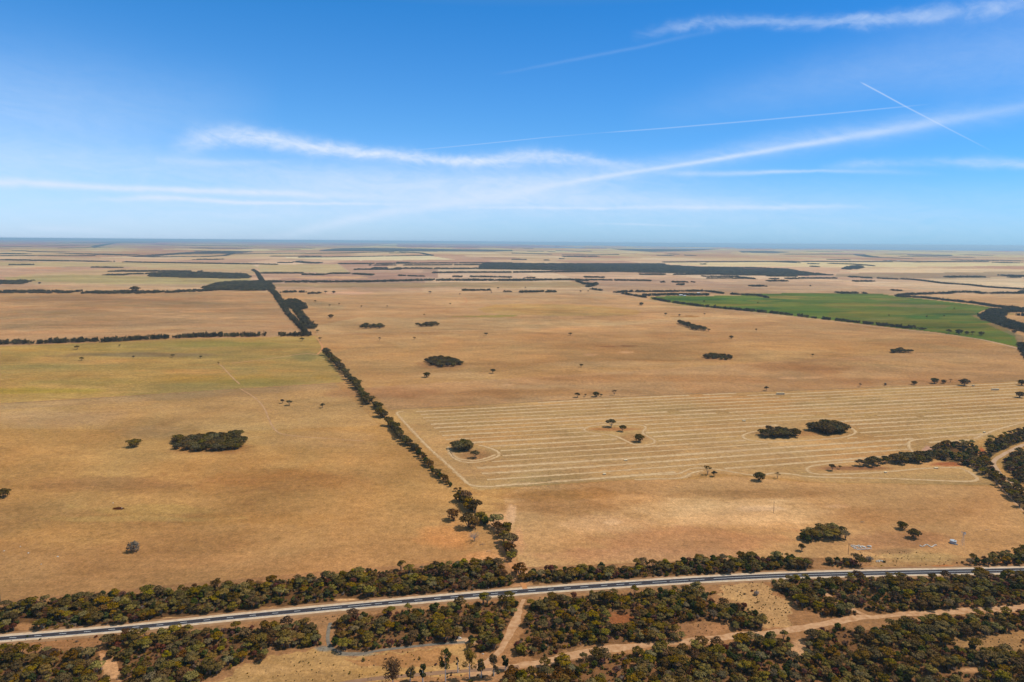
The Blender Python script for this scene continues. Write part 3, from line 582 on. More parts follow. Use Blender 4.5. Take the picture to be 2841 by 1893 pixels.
mb.build('centre_line', PAINT, road)
for s_ in (-1, 1): roadpart('edge_line', (hq[:, 2] - .15) * s_, .09, .15, PAINT)

tracks = [ # name, material, half width, points
 ('dirt_road', DIRT, 2.6, [(2900,1212),(2841,1233),(2802,1251),(2770,1268),(2753,1283),(2759,1297),(2773,1315),(2795,1330),(2812,1340),(2845,1362),(2900,1400)]),
 ('dirt_road', DIRT, 3.4, [(1560,770),(1600,780),(1625,789),(1640,797),(1636,801),(1680,811),(1704,813),(1776,828.5),(1853,842.5),(1938,853.5),(2044,863),(2141,872.5),(2300,891),(2406,903.5),(2518,916),(2599,924.5),(2714,940),(2760,950.5),(2829,967.5),(2900,990)]),
 ('dirt_road', DIRT, 5.0, [(939,733.5),(958,747),(978,761.5)]),
 ('sand_track', SAND, 2.3, [(1450,1662),(1441,1690),(1438,1710),(1422,1745),(1405,1785),(1380,1820),(1345,1840),(1320,1852)]),
 ('sand_track', SAND, 3.0, [(1300,1872),(1400,1855),(1500,1838),(1600,1815),(1700,1800),(1800,1790),(1900,1783),(1990,1771),(2080,1763),(2200,1750),(2270,1735),(2330,1722),(2400,1711),(2500,1706),(2600,1700),(2700,1694),(2841,1684),(3000,1672)]),
 ('sand_track', SAND, 2.0, [(2275,1635),(2310,1660),(2350,1682),(2385,1700),(2410,1712)]),
 ('compacted_track', GREYDIRT, 1.6, [(880,1912),(960,1893),(1100,1876),(1250,1865),(1400,1856),(1440,1850)]),
 ('ash_track', ASH, 1.1, [(918,1728),(912,1745),(907,1775),(915,1797),(935,1808),(975,1818),(1010,1813),(1060,1803),(1130,1796),(1210,1788),(1290,1782)]),
 ('farm_track', PALET, 1.1, [(665,1078),(690,1092),(718,1112),(735,1135),(745,1160),(757,1188),(775,1203),(800,1208),(840,1212),(950,1220),(1010,1224)]),
 ('farm_track', REDDIRT, 1.8, [(876,936),(888,950),(896,965),(889,977),(880,984)]),
 ('farm_track', PALET, 1.2, [(604,1010),(617,1016),(627,1029),(645,1048),(665,1066)]),
 ('farm_track', SAND, 1.5, [(880,984),(850,980),(800,988),(700,1002),(640,1008)]),
 ('farm_track', SAND, 1.6, [(862,929),(879,928),(1100,922),(1419,915),(1600,909),(1722,903),(1800,896),(1903,888),(2000,884),(2129,881)]),
 ('farm_track', REDDIRT, 2.6, [(1284,822),(1293,830),(1296,838),(1287,843),(1270,846),(1300,845),(1313,844)]),
 ('farm_track', REDDIRT, 1.6, [(1376,1500),(1396,1530),(1420,1572),(1450,1615),(1458,1640)]),
 ('farm_track', LITTERM, 1.5, [(0,1120),(300,1104),(560,1086),(673,1079),(720,1078),(950,1063)]),
 ('farm_track', LITTERM, 1.1, [(1078,1137),(1550,1111.5),(1700,1101),(2150,1085.5),(2391,1076),(2600,1070),(2841,1055)]),
 ('farm_track', SAND, .9, [(2841,1420),(2790,1370),(2760,1330),(2720,1300),(2660,1283)]),
]
for i, (nm, mt, hwid, pts) in enumerate(tracks):
    q, t = worldline(pts, 4 if pts[0][1] > 1000 else 25)
    far = float(np.mean(q[:, 1]))
    o = strip(nm, q, 0, hwid, .03 + .004 * i + max(0, far - 1500) * 4e-5, mt, wob=hwid * (.6 if 'sand' in nm else .25), seed=i); tag(o, kind='structure')

# windrows of cut straw in the harvested paddock
STRAW = pmat('pale_cut_straw', tuple(alb((250, 216, 170))), .95, scale=.35, col2=tuple(alb((206, 166, 120))))
THIN = pmat('thin_scattered_straw', tuple(alb((222, 182, 136))), .95, scale=.22, col2=tuple(alb((198, 158, 112))))
WF = np.array([(1098,1143),(1550,1114),(1950,1094),(2391,1081),(2841,1058),(2990,1050),(2990,1160),(2841,1178),(2745,1200),(2690,1222),(2600,1232),(2540,1225),(2518,1236),(2528,1258),(2440,1275),(2290,1286),(2240,1300),(2141,1308),(2040,1306),(1960,1295),(1910,1298),(1870,1314),(1760,1324),(1450,1345),(1330,1352),(1314,1349)], float)
isl = [np.array(p, float) for p in (
 [(1236,1240),(1250,1270),(1279,1287),(1320,1290),(1362,1281),(1392,1266),(1384,1249),(1350,1237),(1300,1232)],
 [(1612,1192),(1636,1180),(1679,1174),(1765,1174),(1795,1180),(1799,1193),(1788,1202),(1806,1211),(1828,1222),(1815,1236),(1782,1240),(1750,1236),(1722,1221),(1698,1210),(1640,1206)],
 [(2050,1211),(2075,1196),(2110,1185),(2250,1170),(2350,1178),(2380,1190),(2380,1204),(2340,1219),(2248,1226),(2141,1231),(2076,1226)])]
sv_, sf_ = [], []
WIDE = []
def ridge(q, w_, h_, seed):
    q = np.asarray(q); n = len(q)
    if n < 3: return
    WIDE.append((q, w_, seed))
    r_ = np.random.default_rng(seed); d = np.gradient(q[:, :2], axis=0); d /= np.linalg.norm(d, axis=1)[:, None] + 1e-9; nr_ = np.stack([-d[:, 1], d[:, 0]], 1)
    ww = w_ * (1 + .4 * r_.normal(0, 1, n) + .35 * np.sin(np.arange(n) / 9.0 + seed)).clip(.15, 2); hh = h_ * (1 + .35 * r_.normal(0, 1, n)).clip(.2, 2); b = sum(len(a) for a in sv_)
    rows = []
    for u, k in ((-1, 0), (-.45, .8), (.45, .8), (1, 0)):
        p = q[:, :2] + nr_ * (u * ww)[:, None]; rows.append(np.column_stack([p, terrain(p[:, 0], p[:, 1]) + .06 + k * hh]))
    v = np.stack(rows, 1).reshape(-1, 3); i = b + np.arange(n - 1)[:, None] * 4 + np.arange(3)[None, :]
    sv_.append(v); sf_.append(np.stack([i, i + 4, i + 5, i + 1], -1).reshape(-1, 4))
a_ = np.array(P(1100, 1143)[:2]); b_ = np.array(P(2841, 1061)[:2]); dr = (b_ - a_) / np.linalg.norm(b_ - a_)
org = np.array(P(1450, 1128)[:2])
for i in range(-1, 24):
    base = org + np.array([0, -1.0]) * 19.0 * i
    s_ = np.arange(-420, 1250, 3.0); wav = 1.0 * np.sin(s_ / 160 + i * .3) + .5 * np.sin(s_ / 47 + i)
    L_ = base[None] + dr[None] * s_[:, None] + np.array([-dr[1], dr[0]])[None] * wav[:, None]
    zz = terrain(L_[:, 0], L_[:, 1]); px_, py_, _ = proj(L_[:, 0], L_[:, 1], zz)
    m = inpoly(px_, py_, WF) & (px_ > 1100 + (py_ - 1143) * 1.03 + 55)
    for I_ in isl: m &= ~inpoly(px_, py_, I_)
    m &= ~(np.sin(s_ * .013 + i * 2.1) * np.sin(s_ * .031 + i) > .93)
    st = None
    for k in range(len(s_) + 1):
        on = k < len(s_) and m[k]
        if on and st is None: st = k
        if not on and st is not None:
            if k - st > 4: ridge(L_[st:k], (1.5, 1.1, 1.35, .8, 1.7)[i % 5], .2, 100 * i + k)
            st = None
loops = [
 [(1120,1141),(1107,1142.5),(1100,1146),(1105,1153),(1136,1186),(1182,1236),(1243,1290),(1289,1334),(1300,1344),(1316,1350),(1368,1350.5),(1450,1344),(1700,1326),(1807,1317),(1879,1316),(1895,1310),(1911,1301),(1950,1298),(1986,1302),(2039,1311),(2089,1320),(2120,1318),(2141,1312),(2195,1315),(2248,1324),(2391,1326.5),(2498,1329),(2641,1335.5),(2700,1336),(2712,1331),(2712,1326),(2687,1308),(2668,1300),(2652,1297),(2570,1299),(2462,1309.5),(2355,1315.5),(2284,1317),(2252,1314),(2238,1306),(2238,1300),(2248,1293.6),(2284,1288),(2400,1278)],
 [(1243,1240),(1246,1256),(1256,1270),(1279,1281.5),(1314,1285),(1357,1276),(1384,1266),(1385,1258),(1379,1251),(1350,1240),(1329,1236)],
 [(1250,1244),(1254,1260),(1266,1271),(1290,1277),(1320,1279),(1352,1271),(1374,1262)],
 [(1664,1204),(1636,1201),(1620,1195),(1622,1188),(1640,1182),(1679,1177.5),(1761,1177.5),(1788,1181),(1793,1189),(1779,1201),(1800,1213),(1819,1222),(1811,1233),(1782,1236),(1754,1233),(1729,1219),(1700,1207),(1664,1204)],
 [(2100,1196),(2071,1203),(2058,1210),(2068,1219),(2100,1225),(2141,1227.5),(2248,1222),(2337,1215),(2372,1204),(2374,1194),(2352,1184)],
 [(2587,1217),(2545,1219),(2524,1224),(2520,1232),(2523,1243),(2534,1256)],
 [(2990,1150),(2841,1172),(2790,1185),(2748,1197),(2702,1218)],
 [(1950,1306),(1925,1310),(1905,1320),(1895,1328),(1760,1331)],
]
for k, l in enumerate(loops):
    q, t = worldline(l, 3.0); ridge(q, .95, .18, 900 + k)
ob = link('cut_straw', mesh_np('cut_straw', np.concatenate(sv_), np.concatenate(sf_), STRAW)); tag(ob, 'pale lines of cut straw left by the harvester across the striped paddock', 'straw', kind='stuff')

vv, ff, b0 = [], [], 0
for q, w_, seed in WIDE:
    n = len(q); r_ = np.random.default_rng(seed + 50); d = np.gradient(q[:, :2], axis=0); d /= np.linalg.norm(d, axis=1)[:, None] + 1e-9; nr_ = np.stack([-d[:, 1], d[:, 0]], 1)
    rows = []
    for u in (-1, 1):
        p = q[:, :2] + nr_ * (u * w_ * 2.3 * (1 + .3 * r_.normal(0, 1, n)).clip(.3, 1.8))[:, None]; rows.append(np.column_stack([p, terrain(p[:, 0], p[:, 1]) + .045]))
    vv.append(np.stack(rows, 1).reshape(-1, 3)); i_ = b0 + np.arange(n - 1) * 2; ff.append(np.stack([i_, i_ + 2, i_ + 3, i_ + 1], -1)); b0 += 2 * n
link('thin_straw', mesh_np('thin_straw', np.concatenate(vv), np.concatenate(ff), THIN), ob)
# the sea beyond the coast on the right
SEA = pmat('far_sea', (.05, .10, .16), .3, scale=.0005, col2=(.06, .12, .18), spec=.4)
sv2 = [(2000, 24000, -6), (120000, 10000, -6), (200000, 158000, -6), (-30000, 158000, -6)]
o = link('sea', mesh_np('sea', sv2, [[0, 1, 2, 3]], SEA)); tag(o, kind='structure')

# ------------------------------------------------------------------ vegetation prototypes
def cards(r_, c, rx, rz, n, size, low=-.15, up=.5):
    """leaf clusters on the shell of a dome"""
    d = r_.normal(size=(n, 3)); d /= np.linalg.norm(d, axis=1)[:, None]
    d[:, 2] = np.where(d[:, 2] < low, -d[:, 2], d[:, 2])
    rad = r_.uniform(.72, 1.06, n)[:, None]
    p = np.array(c)[None] + d * rad * np.array([rx, rx, rz])[None]
    nn = d + r_.normal(size=(n, 3)) * .36; nn[:, 2] += up * .35; nn /= np.linalg.norm(nn, axis=1)[:, None]
    a = np.cross(nn, r_.normal(size=(n, 3))); a /= np.linalg.norm(a, axis=1)[:, None]; b = np.cross(nn, a)
    s = size * r_.uniform(.6, 1.35, n)[:, None]; s2 = s * r_.uniform(.5, 1.0, n)[:, None]
    q = np.stack([p - a * s - b * s2 * .6, p + a * s * .7 - b * s2, p + a * s + b * s2 * .6, p - a * s * .7 + b * s2], 1)
    return q.reshape(-1, 3)
def quads(v): return np.arange(len(v)).reshape(-1, 4)
def bez(a, b, sag, n=4):
    return [tuple(np.array(a) * (1 - t) + np.array(b) * t + np.array([0, 0, sag]) * math.sin(math.pi * t) * 1.0) for t in np.linspace(0, 1, n)]
def mallee(seed, h=6.0, wd=6.5, nd_=6, n=95, mat='olive', size=.36, flat=.55, bare=.35, single=False, bark=BARK):
    r_ = np.random.default_rng(seed); vs = []; mb = MB()
    for k in range(nd_):
        a = 2 * math.pi * (k + r_.uniform(-.35, .35)) / max(nd_ - 1, 1); rr = 0 if k == 0 else wd * .5 * r_.uniform(.42, .74)
        rad = wd * r_.uniform(.19, .29) * (1.15 if k == 0 else 1)
        cz = h * (1 if k == 0 else r_.uniform(.72, .95)) - rad * flat
        c = (rr * math.cos(a), rr * math.sin(a), cz)
        vs.append(cards(r_, c, rad, rad * flat, n, size))
        b0 = (r_.uniform(-.15, .15), r_.uniform(-.15, .15), 0)
        if single: b0 = (0, 0, h * .22)
        mb.tube([b0, (c[0] * .35, c[1] * .35, cz * .45), (c[0] * .85, c[1] * .85, cz - .1)], [.10 + .012 * h, .07 + .006 * h, .04], 4)
    if single: mb.tube([(0, 0, 0), (0, 0, h * .24)], [.09 + .03 * h, .07 + .02 * h], 5)
    if bare < .3:   # skirt of lower leaves
        vs.append(cards(r_, (0, 0, h * .42), wd * .42, h * .34, int(n * 2.2), size * 1.1, low=-.6, up=.2))
    v = np.concatenate(vs)
    return mesh_np('crown', v, quads(v), LEAF[mat]), mb_mesh(mb, 'trunk', bark)
def mb_mesh(mb, name, mat):
    me = bpy.data.meshes.new(name); me.from_pydata(mb.v, [], mb.f); me.update(); me.materials.append(mat); return me
def bush(seed, h=2.2, wd=3.2, n=170, mat='grey', size=.24):
    r_ = np.random.default_rng(seed); vs = []; mb = MB()
    for k in range(4):
        a = r_.uniform(0, 6.28); rr = wd * .25 * (k > 0); vs.append(cards(r_, (rr * math.cos(a), rr * math.sin(a), h * .38), wd * r_.uniform(.22, .34), h * r_.uniform(.45, .6), n // 4, size, low=-.5, up=.3))
        mb.tube([(0, 0, 0), (rr * math.cos(a) * .8, rr * math.sin(a) * .8, h * .6)], [.06, .03], 3)
    v = np.concatenate(vs); return mesh_np('foliage', v, quads(v), LEAF[mat]), mb_mesh(mb, 'stem', BARK)
def gum(seed, h=14, wd=5, n=70, mat='brown', lean=.0, full=1.0):
    r_ = np.random.default_rng(seed); vs = []; mb = MB()
    top = (lean * h, 0, h * .9); mb.tube([(0, 0, 0), (lean * h * .3, .1, h * .33), (lean * h * .6, -.1, h * .62), top], [.34, .27, .16, .06], 7)
    nb = int(11 * full)
    for k in range(nb):
        t = r_.uniform(.42, .98) if k > 1 else .95; a = r_.uniform(0, 6.28); rr = wd * .5 * r_.uniform(.25, .85) * (1.1 - abs(t - .65))
        z = h * t; c = (lean * h * t + rr * math.cos(a), rr * math.sin(a), z)
        rad = r_.uniform(.8, 1.35) * wd / 5
        vs.append(cards(r_, c, rad, rad * 1.05, n, .27, low=-.9, up=.1))
        mb.tube([(lean * h * t * .75, 0, z * .75), (c[0] * .9, c[1] * .9, z - .3)], [.12, .05], 5)
    v = np.concatenate(vs); return mesh_np('crown', v, quads(v), LEAF[mat]), mb_mesh(mb, 'trunk', WHITEBARK)
def dead(seed, h=5, wd=5):
    r_ = np.random.default_rng(seed); tr = MB(); tw = MB()
    tr.tube([(0, 0, 0), (.1, 0, h * .3)], [.2, .16], 5)
    for k in range(9):
        a = r_.uniform(0, 6.28); e = np.array((math.cos(a) * wd * .33, math.sin(a) * wd * .33, h * r_.uniform(.6, .95)))
        tr.tube([(.1, 0, h * .28), tuple(e * .55 + np.array((0, 0, .1 * h))), tuple(e)], [.13, .08, .035], 4)
        for j in range(16):
            s = e * r_.uniform(.5, 1.0); d = r_.normal(size=3) * wd * .15 + np.array((math.cos(a), math.sin(a), .2)) * wd * .09; tw.tube([tuple(s), tuple(s + d)], [.035, .015], 3)
    return mb_mesh(tw, 'twigs', DEADWOOD), mb_mesh(tr, 'trunk', DEADWOOD)
def clump(seed, mat='wood', nd_=9, L=26, h=7.5, size=.85, n=30):
    r_ = np.random.default_rng(seed); vs = []
    for k in range(nd_):
        rad = r_.uniform(2.6, 4.4); vs.append(cards(r_, (r_.uniform(-.5, .5) * L, r_.uniform(-.5, .5) * L * .6, h * r_.uniform(.62, 1.0) - rad * .6), rad, rad * .7, n, size, low=-.3))
        vs.append(cards(r_, (r_.uniform(-.5, .5) * L, r_.uniform(-.5, .5) * L * .6, 1.6), rad, 2.0, n // 2, size, low=-.3))
    v = np.concatenate(vs); return mesh_np('woodland_clump', v, quads(v), LEAF[mat])

TREES = [('olive', mallee(1, 6.2, 7.0, 7, 85, 'olive', .33)), ('brown', mallee(2, 5.6, 6.4, 6, 85, 'brown', .33, bare=.2)), ('olive', mallee(3, 6.8, 6.0, 6, 85, 'olive', .32, .5)),
         ('dark', mallee(4, 5.2, 4.6, 5, 110, 'dark', .34, .8, bare=.1)), ('grey', mallee(5, 5.4, 6.2, 6, 80, 'grey', .3)), ('brown', mallee(6, 6.4, 7.4, 7, 80, 'brown', .33, .5)),
         ('olive', mallee(7, 5.0, 5.6, 5, 95, 'olive', .32, .6, bare=.2)), ('rust', mallee(8, 4.6, 5.0, 5, 80, 'rust', .3, .5)), ('olive', mallee(9, 7.2, 7.6, 8, 80, 'olive', .33, .5))]
BUSHES = [('grey', bush(21, mat='grey')), ('brown', bush(22, 1.9, 3.4, mat='brown')), ('dark', bush(23, 2.4, 3.0, mat='dark')), ('pale', bush(24, 1.8, 3.0, 150, 'pale', .17)), ('olive', bush(25, 2.6, 3.4, mat='olive')), ('rust', bush(26, 1.6, 2.8, mat='rust'))]
PADDOCK = [mallee(41, 6.0, 7.0, 7, 95, 'field', .38, .6, single=True), mallee(42, 6.0, 6.0, 6, 95, 'field', .36, .7, single=True), mallee(43, 6.0, 8.0, 8, 80, 'field', .38, .5, bare=.2),
           mallee(44, 6.0, 5.6, 5, 55, 'brown', .34, .55, single=True), mallee(45, 6.0, 9.5, 9, 90, 'field', .4, .6, bare=.1)]
SPARSE = mallee(46, 6.0, 5.5, 5, 34, 'brown', .3, .5, single=True)
GREYB = (bush(47, 6.0, 7.0, 420, 'pale', .34))
CL = [clump(61), clump(62, nd_=11), clump(63, nd_=8, h=6.5), clump(64, 'wood', 10, 30, 8.5)]
NAMEPARTS = ('crown', 'trunk')

def place(name, meshes, loc, label, cat, group, s=1.0, rz=None, parts=NAMEPARTS, sz=None, key=None):
    rz = random.uniform(0, 6.28) if rz is None else rz
    e = empty(name, loc, label, cat, group, rz, (s, s, sz if sz else s))
    for pn, me in zip(parts, meshes): link(pn, me, e)
    return e

# ------------------------------------------------------------------ scattering
def scatter(poly, sx, sy, holes=(), seed=0, jit=.45, keep=1.0):
    r_ = np.random.default_rng(seed); p = np.array(poly, float); x, y, z = ground_at(p[:, 0], p[:, 1])
    gx = np.arange(x.min(), x.max() + sx, sx); gy = np.arange(y.min(), y.max() + sy, sy)
    X, Y = np.meshgrid(gx, gy); X = X + r_.uniform(-jit, jit, X.shape) * sx + (np.arange(len(gy))[:, None] % 2) * sx * .5; Y = Y + r_.uniform(-jit, jit, Y.shape) * sy
    X, Y = X.ravel(), Y.ravel(); Z = terrain(X, Y); px_, py_, _ = proj(X, Y, Z); m = inpoly(px_, py_, p) & (r_.uniform(size=len(X)) < keep)
    for h in holes: m &= ~inpoly(px_, py_, np.array(h, float))
    return np.stack([X[m], Y[m], Z[m]], 1), px_[m], py_[m]

def thickline(pts, w_):   # pixel polygon round a polyline, used as a gap for a track
    p = np.array(pts, float); return [(a, b - w_[1]) if len(w_) > 1 else (a, b) for a, b in p] + [(a + w_[0], b + w_[1]) for a, b in p[::-1]]
def nearline(px_, py_, pts, rx, ry):
    p = np.array(pts, float)[:, :2]; m = np.zeros(len(px_), bool)
    for a, b in zip(p[:-1], p[1:]):
        d = (b - a) / np.array([rx, ry]); L = (d ** 2).sum() + 1e-9; qx = (px_ - a[0]) / rx; qy = (py_ - a[1]) / ry
        t = np.clip((qx * d[0] + qy * d[1]) / L, 0, 1); m |= ((qx - t * d[0]) ** 2 + (qy - t * d[1]) ** 2) < 1
    return m
holes = [[(1682,1703),(1722,1694),(1757,1715),(1760,1738),(1700,1746)],[(1872,1730),(2000,1728),(2012,1750),(1960,1766),(1880,1766)],[(2640,1775),(2760,1762),(2900,1745),(2900,1812),(2760,1808),(2660,1800)],
         [(2192,1762),(2235,1762),(2238,1815),(2195,1835)],[(930,1657),(1005,1650),(1005,1680),(940,1690)],[(440,1712),(515,1700),(520,1722),(440,1730)],[(55,1720),(110,1712),(85,1765),(35,1770)],[(2660,1850),(2710,1850),(2715,1875),(2670,1875)],
         [(1270,1755),(1330,1755),(1330,1775),(1270,1778)],[(735,1680),(790,1675),(790,1690),(730,1700)]]
lines = [(t[3], 9 if t[2] > 2 else 7, 5 if t[2] > 2 else 4) for t in tracks if t[0] in ('sand_track', 'ash_track')]
Tpts, Bpts = [], []
for gi, (where, poly, spc) in enumerate(scrub):
    pts, px_, py_ = scatter(poly, spc, spc, holes, 200 + gi, .5, .93)
    m = np.ones(len(pts), bool)
    for l, rx, ry in lines: m &= ~nearline(px_, py_, l, rx, ry)
    pts, px_, py_ = pts[m], px_[m], py_[m]
    r_ = np.random.default_rng(gi)
    pn = np.sin(pts[:, 0] / 17 + gi) * np.sin(pts[:, 1] / 13) + .5 * np.sin(pts[:, 0] / 6.3) * np.sin(pts[:, 1] / 7.1)
    for k in range(len(pts)):
        isb = r_.uniform() < (.30 if pn[k] > -.35 else .62)
        if pn[k] < -.95 and r_.uniform() < .6 and gi not in (1,): continue
        (Bpts if isb else Tpts).append((pts[k], gi, float(px_[k]), float(py_[k]), (r_.uniform(.55, 1.0) if r_.uniform() < .84 else r_.uniform(1.0, 1.22))))
for pl, sp_, kp in (([(600,1893),(700,1840),(760,1815),(900,1800),(960,1820),(1100,1810),(1280,1790),(1330,1830),(1300,1870),(1000,1893)], 3.6, .5), ([(1990,1650),(1995,1625),(2120,1615),(2190,1680),(2200,1750),(2130,1740),(2080,1690)], 2.6, .6),
                    ([(2380,1525),(2640,1535),(2650,1572),(2400,1575)], 4.0, .55), ([(0,1770),(350,1765),(900,1712),(1440,1662),(1900,1630),(1900,1640),(1440,1680),(900,1738),(560,1760),(300,1795),(0,1815)], 3.2, .5), ([(1870,1735),(2010,1728),(2010,1755),(1890,1765)], 3, .5), ([(2640,1775),(2841,1750),(2841,1812),(2700,1808)], 3.2, .5), ([(1680,1703),(1757,1700),(1760,1738),(1700,1746)], 3, .4)):
    pts, px_, py_ = scatter(pl, sp_, sp_, (), 177 + int(sp_ * 10), .5, kp)
    for k in range(len(pts)): Bpts.append((pts[k], -1, float(px_[k]), float(py_[k]), random.uniform(.12, .34)))
# extra low shrubs along verges and clearings
for pl, sp_, kp in (([(0,1765),(350,1762),(500,1750),(900,1715),(1440,1665),(1440,1680),(900,1735),(500,1765),(300,1790),(0,1815)], 7, .4), ([(600,1893),(760,1820),(1000,1830),(1280,1800),(1330,1840),(1100,1880),(1000,1893)], 9, .25),
                    ([(1995,1640),(2130,1620),(2200,1740),(2100,1740),(2040,1670)], 7, .4), ([(2360,1530),(2480,1525),(2520,1545),(2500,1565),(2380,1572)], 7, .3), ([(1180,1870),(1420,1858),(1500,1850),(1440,1893),(1300,1960),(1100,1960)], 4.5, .7), ([(2640,1775),(2841,1755),(2841,1812),(2700,1808)], 7, .5)):
    pts, px_, py_ = scatter(pl, sp_, sp_, (), 77 + int(sp_), .5, kp)
    for k in range(len(pts)): Bpts.append((pts[k], -1, float(px_[k]), float(py_[k]), random.uniform(.35, .8)))

for gi, (where, poly, spc) in enumerate(scrub):
    pts, px_, py_ = scatter(poly, 3.1, 3.1, holes, 900 + gi, .5, .62); m = np.ones(len(pts), bool)
    for l, rx, ry in lines: m &= ~nearline(px_, py_, l, rx, ry)
    for k in np.where(m)[0]: Bpts.append((pts[k], gi, float(px_[k]), float(py_[k]), random.uniform(.45, .95)))
def seen(px_, py_): return -10 < px_ < 2851 and py_ < 1915
tone_t = np.array([.16, .17, .13, .06, .11, .17, .09, .04, .09]); tone_t /= tone_t.sum()
tone_b = np.array([.24, .27, .06, .22, .09, .12]); tone_b /= tone_b.sum()
tv = [int(np.random.default_rng(int(abs(p[0][0] * 13 + p[0][1] * 7)) + 3).choice(9, p=tone_t)) for p in Tpts]
bv = [int(np.random.default_rng(int(abs(p[0][0] * 17 + p[0][1] * 5)) + 9).choice(6, p=tone_b)) for p in Bpts]
TONE = {'olive': 'olive green', 'brown': 'brownish olive', 'dark': 'dark green', 'grey': 'grey green', 'rust': 'rusty brown', 'pale': 'twiggy grey'}
def area(gi, px_, py_):
    poly = np.array(scrub[gi][1], float); xs = (max(poly[:, 0].min(), 0), min(poly[:, 0].max(), 2841)); n = max(1, min(6, int((xs[1] - xs[0]) / 200)))
    k = min(n - 1, max(0, int((px_ - xs[0]) / (xs[1] - xs[0]) * n)))
    side = [''] if n == 1 else ([' left side,', ' right side,'] if n == 2 else ([' left part,', ' middle,', ' right part,'] if n == 3 else [' far left,', ' left,', ' left of middle,', ' right of middle,', ' right,', ' far right,'][:n] if n == 6 else [' far left,', ' left,', ' middle,', ' right,', ' far right,'][:n]))
    xm = (poly[:, 0] > px_ - 120) & (poly[:, 0] < px_ + 120); yr = poly[xm, 1] if xm.sum() > 1 else poly[:, 1]; yr = np.minimum(yr, 1893)
    row = 'back' if py_ < (yr.min() + yr.max()) / 2 else 'front'
    return side[k], row
SZ = lambda s, a, b: 'small' if s < a else ('tall' if s > b else 'medium')
rest_t, rest_b = [], []
score = [(-(p[4] * (p[3] - 671)) if seen(p[2], p[3]) else 1e9, i) for i, p in enumerate(Tpts)]
score.sort(); ind = set(i for s, i in score[:300] if s < 1e8)
src_t, src_b = {}, {}
for i, (p, gi, px_, py_, s) in enumerate(Tpts):
    if i in ind:
        tn, me = TREES[tv[i]]
        sd_, rw = area(gi, px_, py_); lb = f'{SZ(s, .72, .98)} {TONE[tn]} mallee tree,{sd_} {rw} of the ' + scrub[gi][0]
        e = place('mallee_tree', me, tuple(p), lb, 'mallee tree', lb, s)
        src_t.setdefault(tv[i], [c for c in e.children])
    else: rest_t.append((p, tv[i], s))
score = [(-(p[4] * (p[3] - 671)) if seen(p[2], p[3]) else 1e9, i) for i, p in enumerate(Bpts)]
score.sort(); ind = set(i for s, i in score[:300] if s < 1e8)
for i, (p, gi, px_, py_, s) in enumerate(Bpts):
    if i in ind:
        tn, me = BUSHES[bv[i]]; sd_, rw = area(gi, px_, py_) if gi >= 0 else ('', ''); lb = f'{SZ(s, .8, 1.0)} {TONE[tn]} bush,{sd_} {rw} of the ' + scrub[gi][0] if gi >= 0 else f'{SZ(s, .5, .65)} {TONE[tn]} bush on open ground, ' + ('left' if px_ < 900 else 'middle' if px_ < 1700 else 'right') + (' above' if py_ < 1590 else ' below') + ' the highway'
        e = place('bush', me, tuple(p), lb, 'bush', lb, s, parts=('foliage', 'stem'))
        src_b.setdefault(bv[i], [c for c in e.children])
    else: rest_b.append((p, bv[i], s))

